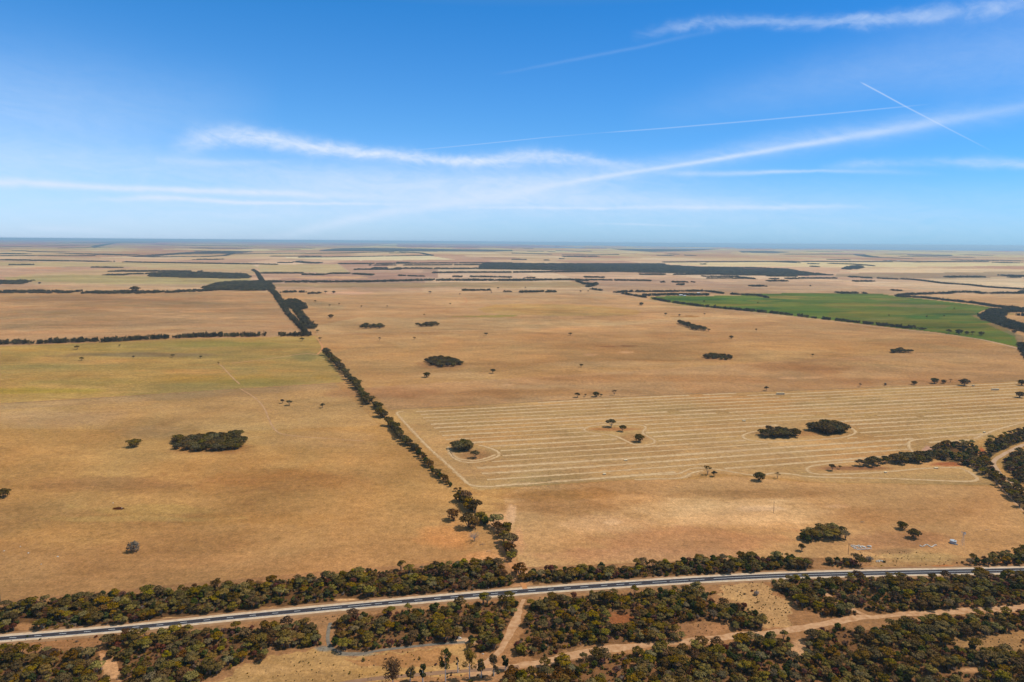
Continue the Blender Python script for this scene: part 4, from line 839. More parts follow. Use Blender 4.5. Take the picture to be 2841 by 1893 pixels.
# ---- geometry-node scatter for what nobody could count
def gn_scatter(name, pts, vidx, scl, sources, label, cat):
    pts = np.asarray(pts, np.float32); n = len(pts)
    me = bpy.data.meshes.new(name); me.vertices.add(n); me.vertices.foreach_set('co', pts.ravel()); me.update()
    a = me.attributes.new('vi', 'INT', 'POINT'); a.data.foreach_set('value', np.asarray(vidx, np.int32))
    a = me.attributes.new('sc', 'FLOAT_VECTOR', 'POINT'); a.data.foreach_set('vector', np.asarray(scl, np.float32).ravel())
    rr = np.zeros((n, 3), np.float32); rr[:, 2] = np.random.default_rng(n).uniform(0, 6.28, n)
    if np.asarray(scl)[:, 0].max() > 1.9: rr[:, 2] = np.where(np.asarray(scl)[:, 0] > 1.3, np.random.default_rng(n).integers(0, 2, n) * math.pi + np.random.default_rng(n + 1).normal(0, .15, n), rr[:, 2])
    a = me.attributes.new('ro', 'FLOAT_VECTOR', 'POINT'); a.data.foreach_set('vector', rr.ravel())
    o = link(name, me); tag(o, label, cat, kind='stuff')
    g = bpy.data.node_groups.new(name, 'GeometryNodeTree'); g.interface.new_socket('Geometry', in_out='INPUT', socket_type='NodeSocketGeometry'); g.interface.new_socket('Geometry', in_out='OUTPUT', socket_type='NodeSocketGeometry')
    gi_ = g.nodes.new('NodeGroupInput'); go = g.nodes.new('NodeGroupOutput'); L = g.links
    jn = g.nodes.new('GeometryNodeJoinGeometry')
    for src in sources:
        j2 = g.nodes.new('GeometryNodeJoinGeometry')
        for s_ in src:
            oi = g.nodes.new('GeometryNodeObjectInfo'); oi.inputs[0].default_value = s_; oi.transform_space = 'ORIGINAL'; L.new(oi.outputs['Geometry'], j2.inputs[0])
        ti = g.nodes.new('GeometryNodeGeometryToInstance'); L.new(j2.outputs[0], ti.inputs[0]); L.new(ti.outputs[0], jn.inputs[0])
    ip = g.nodes.new('GeometryNodeInstanceOnPoints'); L.new(gi_.outputs[0], ip.inputs['Points']); L.new(jn.outputs[0], ip.inputs['Instance']); ip.inputs['Pick Instance'].default_value = True
    def att(nm, ty):
        q = g.nodes.new('GeometryNodeInputNamedAttribute'); q.data_type = ty; q.inputs[0].default_value = nm
        return next(s for s in q.outputs if s.enabled and s.name == 'Attribute')
    L.new(att('vi', 'INT'), ip.inputs['Instance Index']); L.new(att('sc', 'FLOAT_VECTOR'), ip.inputs['Scale'])
    r2 = g.nodes.new('FunctionNodeEulerToRotation'); L.new(att('ro', 'FLOAT_VECTOR'), r2.inputs[0]); L.new(r2.outputs[0], ip.inputs['Rotation'])
    L.new(ip.outputs[0], go.inputs[0])
    md = o.modifiers.new('scatter', 'NODES'); md.node_group = g
    return o
def rest_object(name, rest, src, label, cat):
    ks = sorted(src); srcs = [src[k] for k in ks]
    pts = [r[0] for r in rest]; vi = [ks.index(r[1]) if r[1] in ks else 0 for r in rest]; sc = [(r[2],) * 3 for r in rest]
    return gn_scatter(name, pts, vi, sc, srcs, label, cat)

# ------------------------------------------------------------------ trees standing apart in the paddocks
lone = [ # x, base y, height in pixels, kind, label
 (215,970,11,0,'tall dark tree in the greenish paddock, nearest the belt on the far left'),
 (227,1001,10,0,'spreading dark tree just below the tall one in the greenish paddock'),
 (332,962,6,1,'small dark tree close under the belt in the greenish paddock'),
 (370,994,7,1,'small dark tree, second of the middle row in the greenish paddock'),
 (480,992,9,0,'dark tree, third of the middle row in the greenish paddock'),
 (557,995,8,1,'round dark tree, last of the middle row in the greenish paddock'),
 (606,1012,7,3,'low ragged tree where the red wheel track begins in the greenish paddock'),
 (784,1119,11,1,'smaller tree of the close pair beside the farm track'),
 (803,1125,14,0,'larger tree of the close pair beside the farm track'),
 (895,1132,13,1,'lone dark tree between the close pair and the fence line'),
 (12,1380,24,2,'dark green tree cut by the left edge of the picture'),
 (838,947,10,0,'dark tree just left of the fence line crossing'),
 (888,947,11,3,'open tree beside the orange track at the fence line crossing'),
 (881,923,8,1,'small tree by the curved wheel mark above the fence line crossing'),
 (1053,945,9,3,'ragged tree, left one of two below the twin oval groves'),
 (1149,944,9,3,'leaning tree, right one of two below the twin oval groves'),
 (1349,932,9,0,'neat umbrella shaped tree alone in the paddock centre'),
 (918,883,11,2,'wide dark tree right of the triangular wood'),
 (875,839,6,1,'small tree in the pale worn patch above the swirled stubble'),
 (915,851,6,3,'greyish small tree left end of the line above the swirled stubble'),
 (941,847,6,3,'thin tree second in the line above the swirled stubble'),
 (1003,854,6,3,'small ragged tree third in the line above the swirled stubble'),
 (1074,853,5,3,'tiny leaning tree last in the line above the swirled stubble'),
 (1177,876,5,1,'tiny dark tree above the right oval grove'),
 (1193,815,7,0,'dark tree alone in the upper paddock above the swirled stubble'),
 (1276,819,5,3,'small leaning tree at the top of the red curved track'),
 (1249,846,5,1,'small dark tree at the end of the red curved track'),
 (903,814,7,0,'round tree, left of the pair right of the far belt corner'),
 (926,814,7,2,'wide tree, right of the pair right of the far belt corner'),
 (1583,931,8,0,'brown dark tree below the yellow crop patch'),
 (1779,848,9,2,'bushy dark tree right above the yellow crop patch'),
 (1847,875,7,0,'round tree, first of three above the diagonal grove'),
 (1885,879,7,1,'tree beside a brown scrape, second of three above the diagonal grove'),
 (1954,875,6,3,'small tree, last of three above the diagonal grove'),
 (2029,939,8,2,'low wide tree right below the diagonal grove'),
 (2098,920,8,3,'open umbrella tree right of the diagonal grove'),
 (1953,840,6,1,'single dark tree in the left of the green crop'),
 (2103,843,5,3,'faint thin tree in the green crop near its left centre'),
 (1458,801,5,1,'tiny dark tree above the long twin grove'),
 (1382,803,6,1,'small round tree right of the flat topped grove'),
 (1363,814,5,1,'tiny square looking tree below the flat topped grove'),
 (1611,812,6,1,'round tree below the winding road wood, left of two'),
 (1632,811,5,1,'round tree below the winding road wood, right of two'),
 (1184,1047,14,2,'wide dark tree just below the large oval grove'),
 (1367,1036,12,0,'small tree with see-through crown right of the large oval grove'),
 (1612,1019,9,0,'small dark tree alone in the middle of the broad paddock'),
 (1602,1103,13,0,'rounded tree at the left end of the short row above the striped paddock'),
 (1624,1101,8,3,'tiny thin tree second in the short row above the striped paddock'),
 (1654,1101,14,2,'broad dark tree in the short row above the striped paddock'),
 (1668,1100,7,1,'small tree touching the broad one above the striped paddock'),
 (1704,1097,15,5,'thin tall tree at the right end of the short row above the striped paddock'),
 (2126,1084,12,1,'small bushy tree on the top edge of the striped paddock'),
 (1696,1185,22,0,'tallest of three trees on the red soil island in the striped paddock'),
 (1727,1197,17,0,'middle tree on the red soil island in the striped paddock'),
 (1773,1226,21,2,'low round tree at the lower end of the red soil island'),
 (1963,1317,24,5,'tall thin tree on the lower edge of the striped paddock'),
 (1981,1322,15,1,'short bushy tree beside the tall thin one on the lower paddock edge'),
 (2107,1334,23,2,'round dark tree on the lower edge of the striped paddock'),
 (2157,1327,16,5,'sparse small tree right of the round dark one'),
 (2255,989,7,1,'tiny dark tree with pale ground below in the right paddock'),
 (2386,1073,9,3,'small crooked tree, first along the top edge of the striped paddock'),
 (2536,1068,11,2,'low round tree in the row above the striped paddock'),
 (2593,1064,15,2,'large domed tree in the row above the striped paddock'),
 (2618,1064,10,2,'low tree touching the large domed one above the striped paddock'),
 (2637,1061,9,5,'thin see-through tree after the domed ones above the striped paddock'),
 (2675,1070,19,2,'big round dark tree above the striped paddock near the hay'),
 (2834,1069,15,2,'dark tree at the right picture edge above the striped paddock'),
 (2829,1103,16,2,'dark tree at the right picture edge inside the striped paddock'),
 (2309,1306,18,1,'small dark tree leading the row of trees on the headland'),
 (2330,1302,10,3,'faint low tree second in the row on the headland'),
 (2466,878,5,1,'small round tree left of three in the green crop'),
 (2571,883,7,3,'pale open tree in the middle of the green crop'),
 (2619,879,5,1,'small round tree right of three in the green crop'),
 (2647,860,6,3,'faint grey tree near the top of the green crop'),
 (2632,927,13,0,'first tree with visible trunk in the row below the green crop'),
 (2660,928,14,2,'second tree, largest, in the row below the green crop'),
 (2682,928,9,2,'third tree, low, in the row below the green crop'),
 (2698,929,10,0,'fourth tree, round, in the row below the green crop'),
 (2722,931,11,2,'last wide tree in the row below the green crop'),
 (2813,925,9,2,'small cluster tree beside the wood at the right edge'),
 (2248,795,4,2,'tiny dark tree far out above the green crop'),
 (110,788,5,2,'small dark mound of trees above the long left belt'),
 (375,812,18,2,'tall dark tree standing up out of the long left belt'),
 (2224,1529,19,1,'dense dark green bush below the grey thicket near the highway'),
 (2503,1468,20,2,'dark topped bush, upper one of the pair above the ruin'),
 (2535,1493,24,2,'dark bush, lower one of the pair above the ruin'),
 (372,1240,22,4,'low wide dark tree left of the heart shaped grove'),
 (1189+4,1409+66,0,0,None),
]
for (x, y, hp, kd, lab) in lone:
    if lab is None: continue
    p = P(x, y); hm = hp * vpp(p); me = SPARSE if kd == 5 else PADDOCK[kd]
    s = hm / 6.0; place('paddock_tree', me, p, lab, 'tree', 'trees standing in the paddocks', s * (1.0 if hp > 8 else 1.12), sz=s)
p = P(364, 1532); place('dry_bush', GREYB, p, 'grey leafless looking bush alone in the lower left paddock', 'bush', None, 34 * vpp(p) / 6 * .9, parts=('foliage', 'stem'))
p = P(2455, 1070); place('dry_bush', GREYB, p, 'small grey bush on the top edge of the striped paddock', 'bush', None, 8 * vpp(p) / 6, parts=('foliage', 'stem'))
p = P(2415, 1556); place('dry_bush', GREYB, p, 'large pale grey bush between the ruin and the highway', 'bush', None, 1.0, parts=('foliage', 'stem'), sz=.6)
p = P(2100, 1650); place('dry_bush', GREYB, p, 'pale grey bush on the sandy clearing below the highway', 'bush', None, .7, parts=('foliage', 'stem'), sz=.5)
p = P(1022, 1762); place('flowering_bush', (bush(90, 3.2, 3.6, 150, 'pale', .25)), p, 'small creamy bush inside the middle scrub', 'bush', None, .8, parts=('foliage', 'stem'))
# dead trees
dm = dead(5, 5.5, 6.5); p = P(1316, 1502); place('dead_tree', dm, p, 'bare grey dead tree at the lower end of the fence line', 'dead tree', None, 26 * vpp(p) / 5.5)
for x, y, lab in ((2393, 1450, 'short fallen grey branch above the ruin'), (2741, 1472, 'fallen grey branch right of the windmill'), (1356, 1531, 'grey fallen branch beside the end of the fence line'), (1338,1512,'dark fallen log at the foot of the bare dead tree')):
    p = P(x, y, .1); mb = MB(); a = random.uniform(-.5, .3)
    mb.tube([(-2.2, 0, .15), (0, .2, .5), (2.0, -.3, .3)], [.16, .12, .05], 5); mb.tube([(0, .2, .45), (1.0, 1.0, 1.0)], [.08, .03], 4); mb.tube([(-.6, .1, .35), (-1.2, -.8, .9)], [.07, .03], 4); mb.tube([(.8, 0, .4), (1.9, .5, .9)], [.06, .02], 4)
    o = mb.build('fallen_branch', DEADWOOD, None, p); o.rotation_euler[2] = a; tag(o, lab, 'branch')
# tall pale-barked gums in the foreground
gums = [ # x, base y, height px, width m, lean, mat, label
 (1090,1905,66,10.5,0,'brown','big spreading gum with dark foliage, leftmost of the row at the bottom edge'),
 (1138,1890,34,4.5,.05,'brown','small dark gum touching the big spreading one on its right'),
 (1173,1893,48,4.4,0,'dark','green leafed small gum between the spreading gum and the tall slim one'),
 (1236,1891,85,6.6,-.02,'dark','tall slim gum with a white lower trunk, left of centre in the row'),
 (1270,1866,42,1.8,0,'brown','very thin bare looking gum between the two tall ones'),
 (1303,1884,74,7.4,.0,'brown','broad tall gum with a bright white trunk, centre of the row'),
 (1335,1880,52,4.6,0,'brown','slender gum with a thin white trunk right of the broad one'),
 (1370,1876,56,6.2,0,'brown','open crowned gum, last tall one before the sand track'),
 (1402,1860,36,4.2,.02,'dark','short gum with flat top beside the sand track'),
]
for i, (x, y, hp, wd, ln, mt, lab) in enumerate(gums):
    p = P(x, y); h = hp * vpp(p); me = gum(300 + i, h, wd, 120, mt, ln, .6 if wd < 3 else (1.9 if wd > 9 else 1.1))
    place('gum_tree', me, p, lab, 'gum tree', 'tall gums along the lower track', 1.0)

# trees of the fence line running up the middle
fl = [(155,128,30),(172,142,22),(190,165,26),(212,182,24),(235,208,30),(262,232,24),(275,252,26),(305,274,22),(325,318,26),(360,345,26),(390,380,34),(402,398,22),(425,420,22),(430,448,24),(455,476,32),(480,505,34),(440,528,14),(535,528,22),(560,545,26),(575,605,34),(600,612,26),(635,675,36),(668,690,22),(690,715,34),(712,745,28),(725,775,32),(770,815,30),(800,832,28),(835,870,24),(850,860,24),(875,915,34),(915,945,26),(930,980,36),(965,1000,30),(985,1045,24),(1020,1070,32),(1040,1085,28),(1080,1115,32),(1120,1150,22),(1160,1185,14),(1195,1178,14),(1190,1262,36),(1230,1270,32),(1265,1330,40),(1310,1350,36),(1140,1408,34),(1360,1430,38),(1390,1445,28),(1260,1468,40),(1300,1475,34)]
for i in range(44, 1, -1):
    (xa, ya, ha), (xb, yb, hb_) = fl[i - 1], fl[i]
    if 14 < math.hypot(xb - xa, yb - ya) < 70 and ha > 20 and hb_ > 20: fl.insert(i, ((xa + xb) / 2 + random.uniform(-6, 6), (ya + yb) / 2, (ha + hb_) / 2 * .85))
for i, (x, y, hp) in enumerate(fl):
    X, Y = 850 + x / 2.8, 940 + y / 2.8; p = P(X, Y); hp2 = hp / 2.8 * (2.0 if y < 1190 else 2.75); h = hp2 * vpp(p)
    if (x, y) == (1140, 1408): lab, g_ = 'round dark green tree set apart on the left of the lower fence line', None
    elif y > 1180: lab, g_ = 'domed olive mallee tree near the lower end of the paddock fence line', 'trees at the lower end of the fence line'
    elif y > 600: lab, g_ = 'dark mallee tree in the middle stretch of the fence line beside the striped paddock', 'trees in the middle stretch of the fence line'
    else: lab, g_ = 'dark mallee tree in the upper stretch of the fence line above the striped paddock', 'trees in the upper stretch of the fence line'
    tn_ = ('dark green', 'brownish', 'brown olive', 'olive')[i % 4]; lab = lab.replace('domed olive', tn_).replace('dark mallee', tn_ + ' mallee'); g_ = g_ and lab
    me = TREES[[3, 5, 1, 6][i % 4]][1] if y > 900 else PADDOCK[(2, 4, 0, 2)[i % 4]]
    s = h / 6.0; place('fence_line_tree', me, p, lab, 'tree', g_, s * (1.0 if y > 1180 else .86), sz=s * .95)
for i, (x, y, hp) in enumerate([(1375,1462,30),(1380,1476,24),(1389,1490,24),(1404,1478,30),(1398,1505,26),(1410,1515,30),(1421,1512,26),(1413,1536,28),(1424,1545,24),(1405,1528,20),(1418,1555,20),(1443,1598,30),(1448,1612,20),(1432,1588,16)]):
    p = P(x, y); s = hp * vpp(p) / 6.0; place('fence_line_tree', TREES[[0, 5, 1, 6, 2][i % 5]][1], p, 'leafy mallee tree beside the sandy track where the fence line meets the highway', 'tree', 'trees where the fence line meets the highway', s * 1.15, sz=s * 1.1)
# groves: each tree a thing of its own
groves = [
 ('grove_tree', [(470,1230),(500,1222),(560,1219),(620,1212),(668,1210),(676,1228),(672,1242),(640,1251),(560,1252),(500,1250),(475,1241)], 7.6, 17, 'tree in the heart shaped grove', 'heart shaped grove', [2, 4, 0]),
 ('grove_tree', [(1182,1002),(1200,996),(1240,996),(1268,1004),(1282,1012),(1262,1018),(1225,1019),(1195,1013)], 8.0, 10.5, 'tree in the large oval grove', 'large oval grove', [2, 4]),
 ('grove_tree', [(1950,990),(1975,986),(2010,987),(2040,994),(2025,999),(1985,999),(1958,995)], 8.5, 9, 'tree in the flat oval grove', 'flat oval grove', [2, 4]),
 ('grove_tree', [(2462,978),(2480,973),(2510,974),(2535,978),(2520,982),(2480,981)], 9, 10, 'tree in the small grove near the right picture edge', 'small right grove', [2, 0, 4]),
 ('grove_tree', [(995,909),(1015,904),(1060,904),(1077,909),(1060,913),(1015,913)], 12, 8, 'tree in the left twin oval grove', 'left twin grove', [2, 4]),
 ('grove_tree', [(1149,905),(1165,900),(1205,899),(1224,903),(1205,908),(1165,909)], 12, 8, 'tree in the right twin oval grove', 'right twin grove', [2, 4]),
 ('grove_tree', [(1872,897),(1884,894),(1930,908),(1974,918),(1968,921),(1930,918),(1890,904)], 10, 9, 'tree in the long diagonal grove', 'diagonal grove', [2, 0]),
 ('grove_tree', [(1262,1245),(1275,1240),(1300,1240),(1322,1246),(1310,1252),(1275,1251)], 6.5, 22, 'tree in the clump inside the looped straw line', 'clump in the looped straw line', [2, 4]),
 ('grove_tree', [(2100,1208),(2130,1200),(2180,1201),(2220,1210),(2200,1217),(2120,1216)], 6.2, 17, 'tree in the left island clump of the striped paddock', 'left clump on the double island', [2, 0, 4]),
 ('grove_tree', [(2245,1192),(2270,1188),(2320,1190),(2345,1195),(2330,1206),(2290,1206),(2260,1200)], 6.2, 22, 'tree in the right island clump of the striped paddock', 'right clump on the double island', [2, 0, 4]),
 ('grove_tree', [(2368,1294),(2400,1288),(2430,1286),(2470,1282),(2530,1272),(2580,1268),(2592,1277),(2590,1284),(2530,1287),(2450,1292),(2400,1298),(2370,1299)], 6.0, 20, 'tree in the headland row of the striped paddock', 'headland row', [2, 0, 1]),
 ('grove_tree', [(2212,1492),(2240,1478),(2280,1472),(2342,1482),(2350,1496),(2300,1502),(2240,1505)], 4.6, 22, 'grey green tree in the thicket above the highway', 'thicket above the highway belt', [4, 4, 4]),
]
p = P(1318, 1271); place('paddock_tree', PADDOCK[0], p, 'smaller open tree right of the clump inside the looped straw line', 'tree', 'trees standing in the paddocks', 20 * vpp(p) / 6)
ng = 0
for gi, (nm, poly, spc, hp, lab, grp, kinds) in enumerate(groves):
    spc *= 1.12
    pts, px_, py_ = scatter(poly, spc, spc * (1 if gi in (0, 7, 8, 9, 10, 11) else 1.35), (), 500 + gi, .4)
    for k in range(len(pts)):
        p = tuple(pts[k]); s = hp * vpp(p) / 6.0 * random.uniform(.8, 1.12); me = (TREES[random.choice([4, 0, 3, 8, 4])][1] if gi == 11 else PADDOCK[random.choice(kinds)])
        q4 = int(np.clip((px_[k] - px_.min()) / (np.ptp(px_) + .01) * 4, 0, 3)); fb = 'front' if py_[k] > np.median(py_) else 'back'
        lb = ('dark ' if gi != 11 else '') + lab + ', ' + ('left end', 'left half', 'right half', 'right end')[q4] + ' ' + fb
        place(nm, me, p, lb, 'tree', lb, s * 1.08, sz=s); ng += 1
print('groves', ng, 'scrub trees', len(Tpts), 'bushes', len(Bpts))

# ------------------------------------------------------------------ woods and belts (uncountable at this distance)
woods = [
 ([(2590,1248),(2600,1238),(2640,1232),(2700,1238),(2712,1250),(2712,1262),(2740,1262),(2735,1240),(2738,1228),(2780,1213),(2841,1193),(2950,1160),(2950,1190),(2841,1226),(2800,1241),(2765,1257),(2745,1272),(2747,1296),(2768,1320),(2792,1337),(2841,1372),(2950,1440),(2950,1510),(2841,1418),(2805,1388),(2782,1362),(2742,1328),(2700,1303),(2650,1283),(2600,1278),(2590,1268)], 6.0, 6.0, 1.0, [[(2632,1246),(2672,1244),(2676,1258),(2640,1262)]]),
 ([(2950,1205),(2841,1250),(2800,1266),(2782,1282),(2788,1305),(2812,1326),(2841,1346),(2950,1410)], 6.0, 6.0, 1.0, []),
 ([(1330,738),(1345,731),(1420,731),(1610,732),(1840,732),(1850,736),(1930,741),(2100,743),(2185,747),(2240,756),(2318,764),(2240,765),(2130,765),(2040,765),(1900,759),(1740,756),(1560,751),(1420,749),(1330,747)], 14, 45, 1.1, [[(2060,745),(2130,746),(2130,749),(2060,748)],[(1490,737),(1560,738),(1560,739.5),(1490,739)]]),
 ([(415,758),(550,756),(680,760),(695,768),(690,773),(620,773),(480,770),(415,768)], 12, 30, 1, []),
 ([(0,780),(95,779),(60,789),(-40,789),(-40,780)], 12, 30, 1, []),
 ([(610,785),(660,781),(745,781),(760,800),(755,806),(680,807),(600,805),(560,800)], 11, 16, 1, []),
 ([(782,840),(800,833),(822,832),(845,845),(852,856),(830,862),(808,858),(795,850)], 8.5, 12, 1, []),
 ([(813,862),(832,862),(848,880),(862,896),(878,906),(872,913),(850,912),(838,898),(825,880)], 8.5, 12, 1, []),
 ([(888,695.5),(930,690),(1010,688),(1250,692),(1420,694),(1420,697.5),(1100,698),(888,697)], 30, 160, 2.2, []),
 ([(1690,690.5),(1800,691.5),(1920,692),(2000,691.5),(1900,697),(1810,699),(1740,695)], 30, 160, 2.2, []),
 ([(2050,697),(2130,697),(2190,700),(2150,703),(2060,701)], 30, 160, 2, []),
 ([(2520,707),(2640,708),(2640,711),(2520,709)], 30, 120, 2, []),
 ([(2715,876),(2745,859),(2841,859),(2900,860),(2850,866),(2795,868),(2785,880),(2802,891),(2841,902),(2900,915),(2900,945),(2841,922),(2800,914),(2760,899),(2725,888)], 9, 14, 1, []),
 ([(2822,958),(2841,955),(2900,955),(2900,1010),(2841,998),(2830,975)], 9, 12, 1, []),
 ([(350,712),(540,699),(640,697),(700,700),(640,704),(500,706),(400,714)], 40, 150, 1.6, []),
 ([(250,684),(330,670),(350,669),(300,680),(262,688)], 60, 500, 2.5, []),
]
WP, WV, WS = [], [], []
for i, (poly, sx, sy, sc, hl) in enumerate(woods):
    pts, a, b = scatter(poly, sx, sy, hl, 700 + i, .5, .9 if sx > 9 else .95); r_ = np.random.default_rng(i)
    near = i in (0, 1); ts = []
    if near:
        for k in range(len(pts)): rest_t.append((pts[k], int(r_.choice([0, 1, 1, 3, 5, 5, 6, 3])), r_.uniform(.85, 1.25)))
    else:
        small = sx < 10
        for k in range(len(pts)): WP.append(pts[k]); WV.append(int(r_.integers(0, 4))); h = r_.uniform(.6, 1.3); WS.append((sc * (.5 if small else .9), sc * (.5 if small else .9), h))
    litter(poly, (104, 88, 70) if near else (92, 84, 76), .8)
# belts: (points, ground depth in pixels)
belts = [
 ([(-60,811),(180,812),(300,813),(400,813),(560,808),(620,804)], 6),([(620,803),(745,800)],7),([(735,783),(1000,783),(1200,778),(1420,779),(1500,778)],3.5),
 ([(-30,957),(34,955)],3),([(38,956),(150,952),(272,948)],4),([(281,950),(380,944),(470,939)],4),([(487,938),(560,935),(737,933)],4),([(770,933),(862,932)],4),
 ([(0,722),(160,725),(315,727)],1.2),([(345,728),(520,731),(710,734)],.8),([(27,736),(88,736)],.8),([(258,743),(337,744)],.6),([(310,754),(430,754),(552,755)],2.2),([(290,764),(350,764)],1.6),([(350,762),(480,759)],1.4),([(413,766),(462,767)],1.6),
 ([(0,704),(70,706)],1.2),([(0,711),(130,711),(262,711)],.7),([(40,696.5),(75,696.5)],.6),([(85,699),(180,701)],.9),([(180,705),(260,706),(370,709)],1.8),([(0,686),(70,685)],.8),([(185,689),(290,687)],1),([(130,683),(250,681)],.8),([(415,714),(547,713.5)],.5),([(545,721),(612,721)],1.6),([(560,713.5),(620,711),(645,704)],.8),
 ([(565,702.5),(640,702.5)],.6),([(540,688.5),(606,690)],1),([(610,689),(690,690)],1),([(640,705),(710,705)],.6),([(300,675),(420,668),(500,671)],.8),([(540,697),(700,699)],.5),([(440,680),(700,684)],.6),
 ([(710,705),(845,703.5)],1.2),([(855,704),(980,702),(1090,700)],1),([(745,712),(890,712)],.8),([(830,715),(1000,713),(1190,710)],.6),([(1110,700),(1170,703),(1200,710)],1),([(1080,703),(1125,703)],.4),([(822,727),(855,730),(890,731)],2),([(773,730),(812,730)],.7),([(710,734),(770,735)],.7),
 ([(940,733),(1100,732),(1250,731),(1420,731)],1.0),([(1100,730),(1135,730)],1.4),([(1025,737),(1100,737)],.8),([(1120,737),(1300,736),(1340,735)],1),([(985,749),(1110,749)],1.6),([(1035,745),(1150,746),(1250,747),(1340,746)],2),([(1200,758),(1300,757),(1420,757),(1690,755)],1.6),([(720,759),(840,759)],1.6),([(840,763),(905,763)],2.6),([(912,760),(970,760)],1.6),([(980,761),(1035,764)],2),
 ([(1105,766),(1125,766)],1),([(1132,767),(1178,768)],1),([(1258,769),(1340,769),(1420,771)],1.2),([(1284,807),(1325,807),(1360,807)],2),([(1398,811),(1420,811)],1),([(1443,812),(1480,811),(1510,811)],3),([(1513,811),(1541,811)],3),
 ([(1622,770),(1676,771)],1.6),([(1626,778),(1698,779)],1.2),([(1706,779),(1806,780)],1.6),([(1819,784),(1844,784)],1.6),([(1867,784),(1924,784)],1.6),([(1875,791),(1899,791)],1.8),([(2079,795),(2121,795)],2),([(1777,763),(1900,763),(2010,762)],1.2),([(1950,768),(2040,769),(2090,775)],1.4),([(1960,773),(2060,774)],1),([(2067,774),(2095,775)],1),([(1454,772),(1487,772)],.8),
 ([(1420,779),(1580,777),(1630,780)],2),([(1600,781),(1622,789),(1655,789)],2.4),([(1628,797),(1650,792),(1656,788)],2.4),([(1636,803),(1680,809)],.8),
 ([(1420,703),(1530,706)],1),([(1464,698),(1508,698)],.8),([(1520,699),(1540,699)],.6),([(1540,696.5),(1600,698)],.8),([(1595,698.5),(1640,698)],.8),([(1560,708.5),(1716,707)],.8),([(1561,713),(1660,712)],2),([(1552,719),(1566,719)],1),([(1510,723),(1523,723)],.8),([(1420,721),(1460,721.5)],.8),([(1826,709.5),(1866,709.5)],1),([(1853,705.5),(1882,706.5)],.6),([(1900,709),(1926,710)],.9),([(1840,728.5),(1990,727.5),(2130,727),(2200,726.5)],.8),([(1945,734),(1960,734)],.8),
 ([(1420,681),(1480,682)],.6),([(1540,683),(1590,683)],.5),([(1620,688),(1680,689)],.8),([(1450,690),(1480,690)],.5),([(1060,682),(1200,684)],.6),([(930,680),(1050,681)],.6),([(1240,685),(1330,686)],.5),([(750,694),(830,694)],.7),([(800,689),(870,690)],.5),
 ([(2150,727.5),(2210,730)],1.4),([(2200,727),(2390,727),(2468,727)],.9),([(2382,707),(2400,711),(2430,715),(2510,718)],1.4),([(2460,706),(2510,706)],.7),([(2300,721),(2355,721.5)],.8),([(2300,732),(2360,734),(2420,738.5)],1.2),([(2245,733),(2266,733)],1),([(2238,740),(2268,741)],1),([(2347,748),(2360,742),(2385,739)],1.6),([(2370,747),(2390,743)],1),([(2465,725),(2535,728)],2),([(2545,727.5),(2640,727),(2736,727)],.9),([(2652,723),(2841,725)],1),([(2768,730),(2815,730)],1.4),([(2180,706),(2390,707)],.6),([(2500,712),(2700,716)],.7),([(2680,708),(2740,710)],.8),([(2240,698),(2330,699)],.5),([(2480,696),(2560,697)],.7),([(2600,698),(2630,698)],.7),
 ([(2130,781),(2183,781)],1.8),([(2182,774.5),(2212,774)],1.6),([(2219,773.5),(2240,773)],1.6),([(2243,773.5),(2318,773)],1.6),([(2138,775),(2158,775)],1.4),([(2130,767.5),(2208,768)],1),([(2358,770),(2380,770)],1.4),([(2389,771.5),(2470,775)],1.6),([(2474,775),(2490,776)],1.2),([(2503,776),(2515,776)],1.2),([(2520,776),(2560,780),(2620,788),(2680,791),(2740,798),(2841,804),(2900,808)],1.6),
 ([(2625,770),(2737,770)],1.5),([(2780,766),(2841,768),(2900,768)],2.6),([(2800,771),(2830,771)],.8),([(2369,782),(2422,781.5)],1.6),([(2452,807),(2496,807)],1.8),([(2322,814),(2407,816)],2.2),([(2487,823),(2510,819),(2630,815),(2650,812),(2710,812),(2715,815),(2830,815),(2841,810),(2900,806)],1.8),([(2490,824),(2560,827),(2620,834),(2700,842),(2760,852),(2841,858),(2900,860)],2.6),
 ([(2817,876),(2841,877),(2880,878)],2),([(780,812),(800,812),(850,812)],1.6),([(860,816),(888,815)],2),
 ([(749,808),(762,818),(772,834),(785,852),(800,873),(815,889)],1.2),([(756,806),(770,820),(780,836),(795,860)],1.2),([(815,889),(831,906),(843,918),(850,930)],1.2),([(702,750),(712,756),(722,771),(731,786),(743,799)],1.0),
 ([(1706,813),(1742,811),(1861,810),(1868,810),(1951,808.5)],1.8),([(1957,809),(2002,815),(2036,818),(2104,821),(2126,827)],1.8),
 ([(1721,815.5),(1768,823),(1800,828)],.6),([(1810,830),(1850,838),(1938,850.5),(2044,860.5),(2141,869.5)],1.6),([(2141,869.5),(2230,880),(2300,888),(2400,899),(2500,910),(2575,916)],1.8),
]
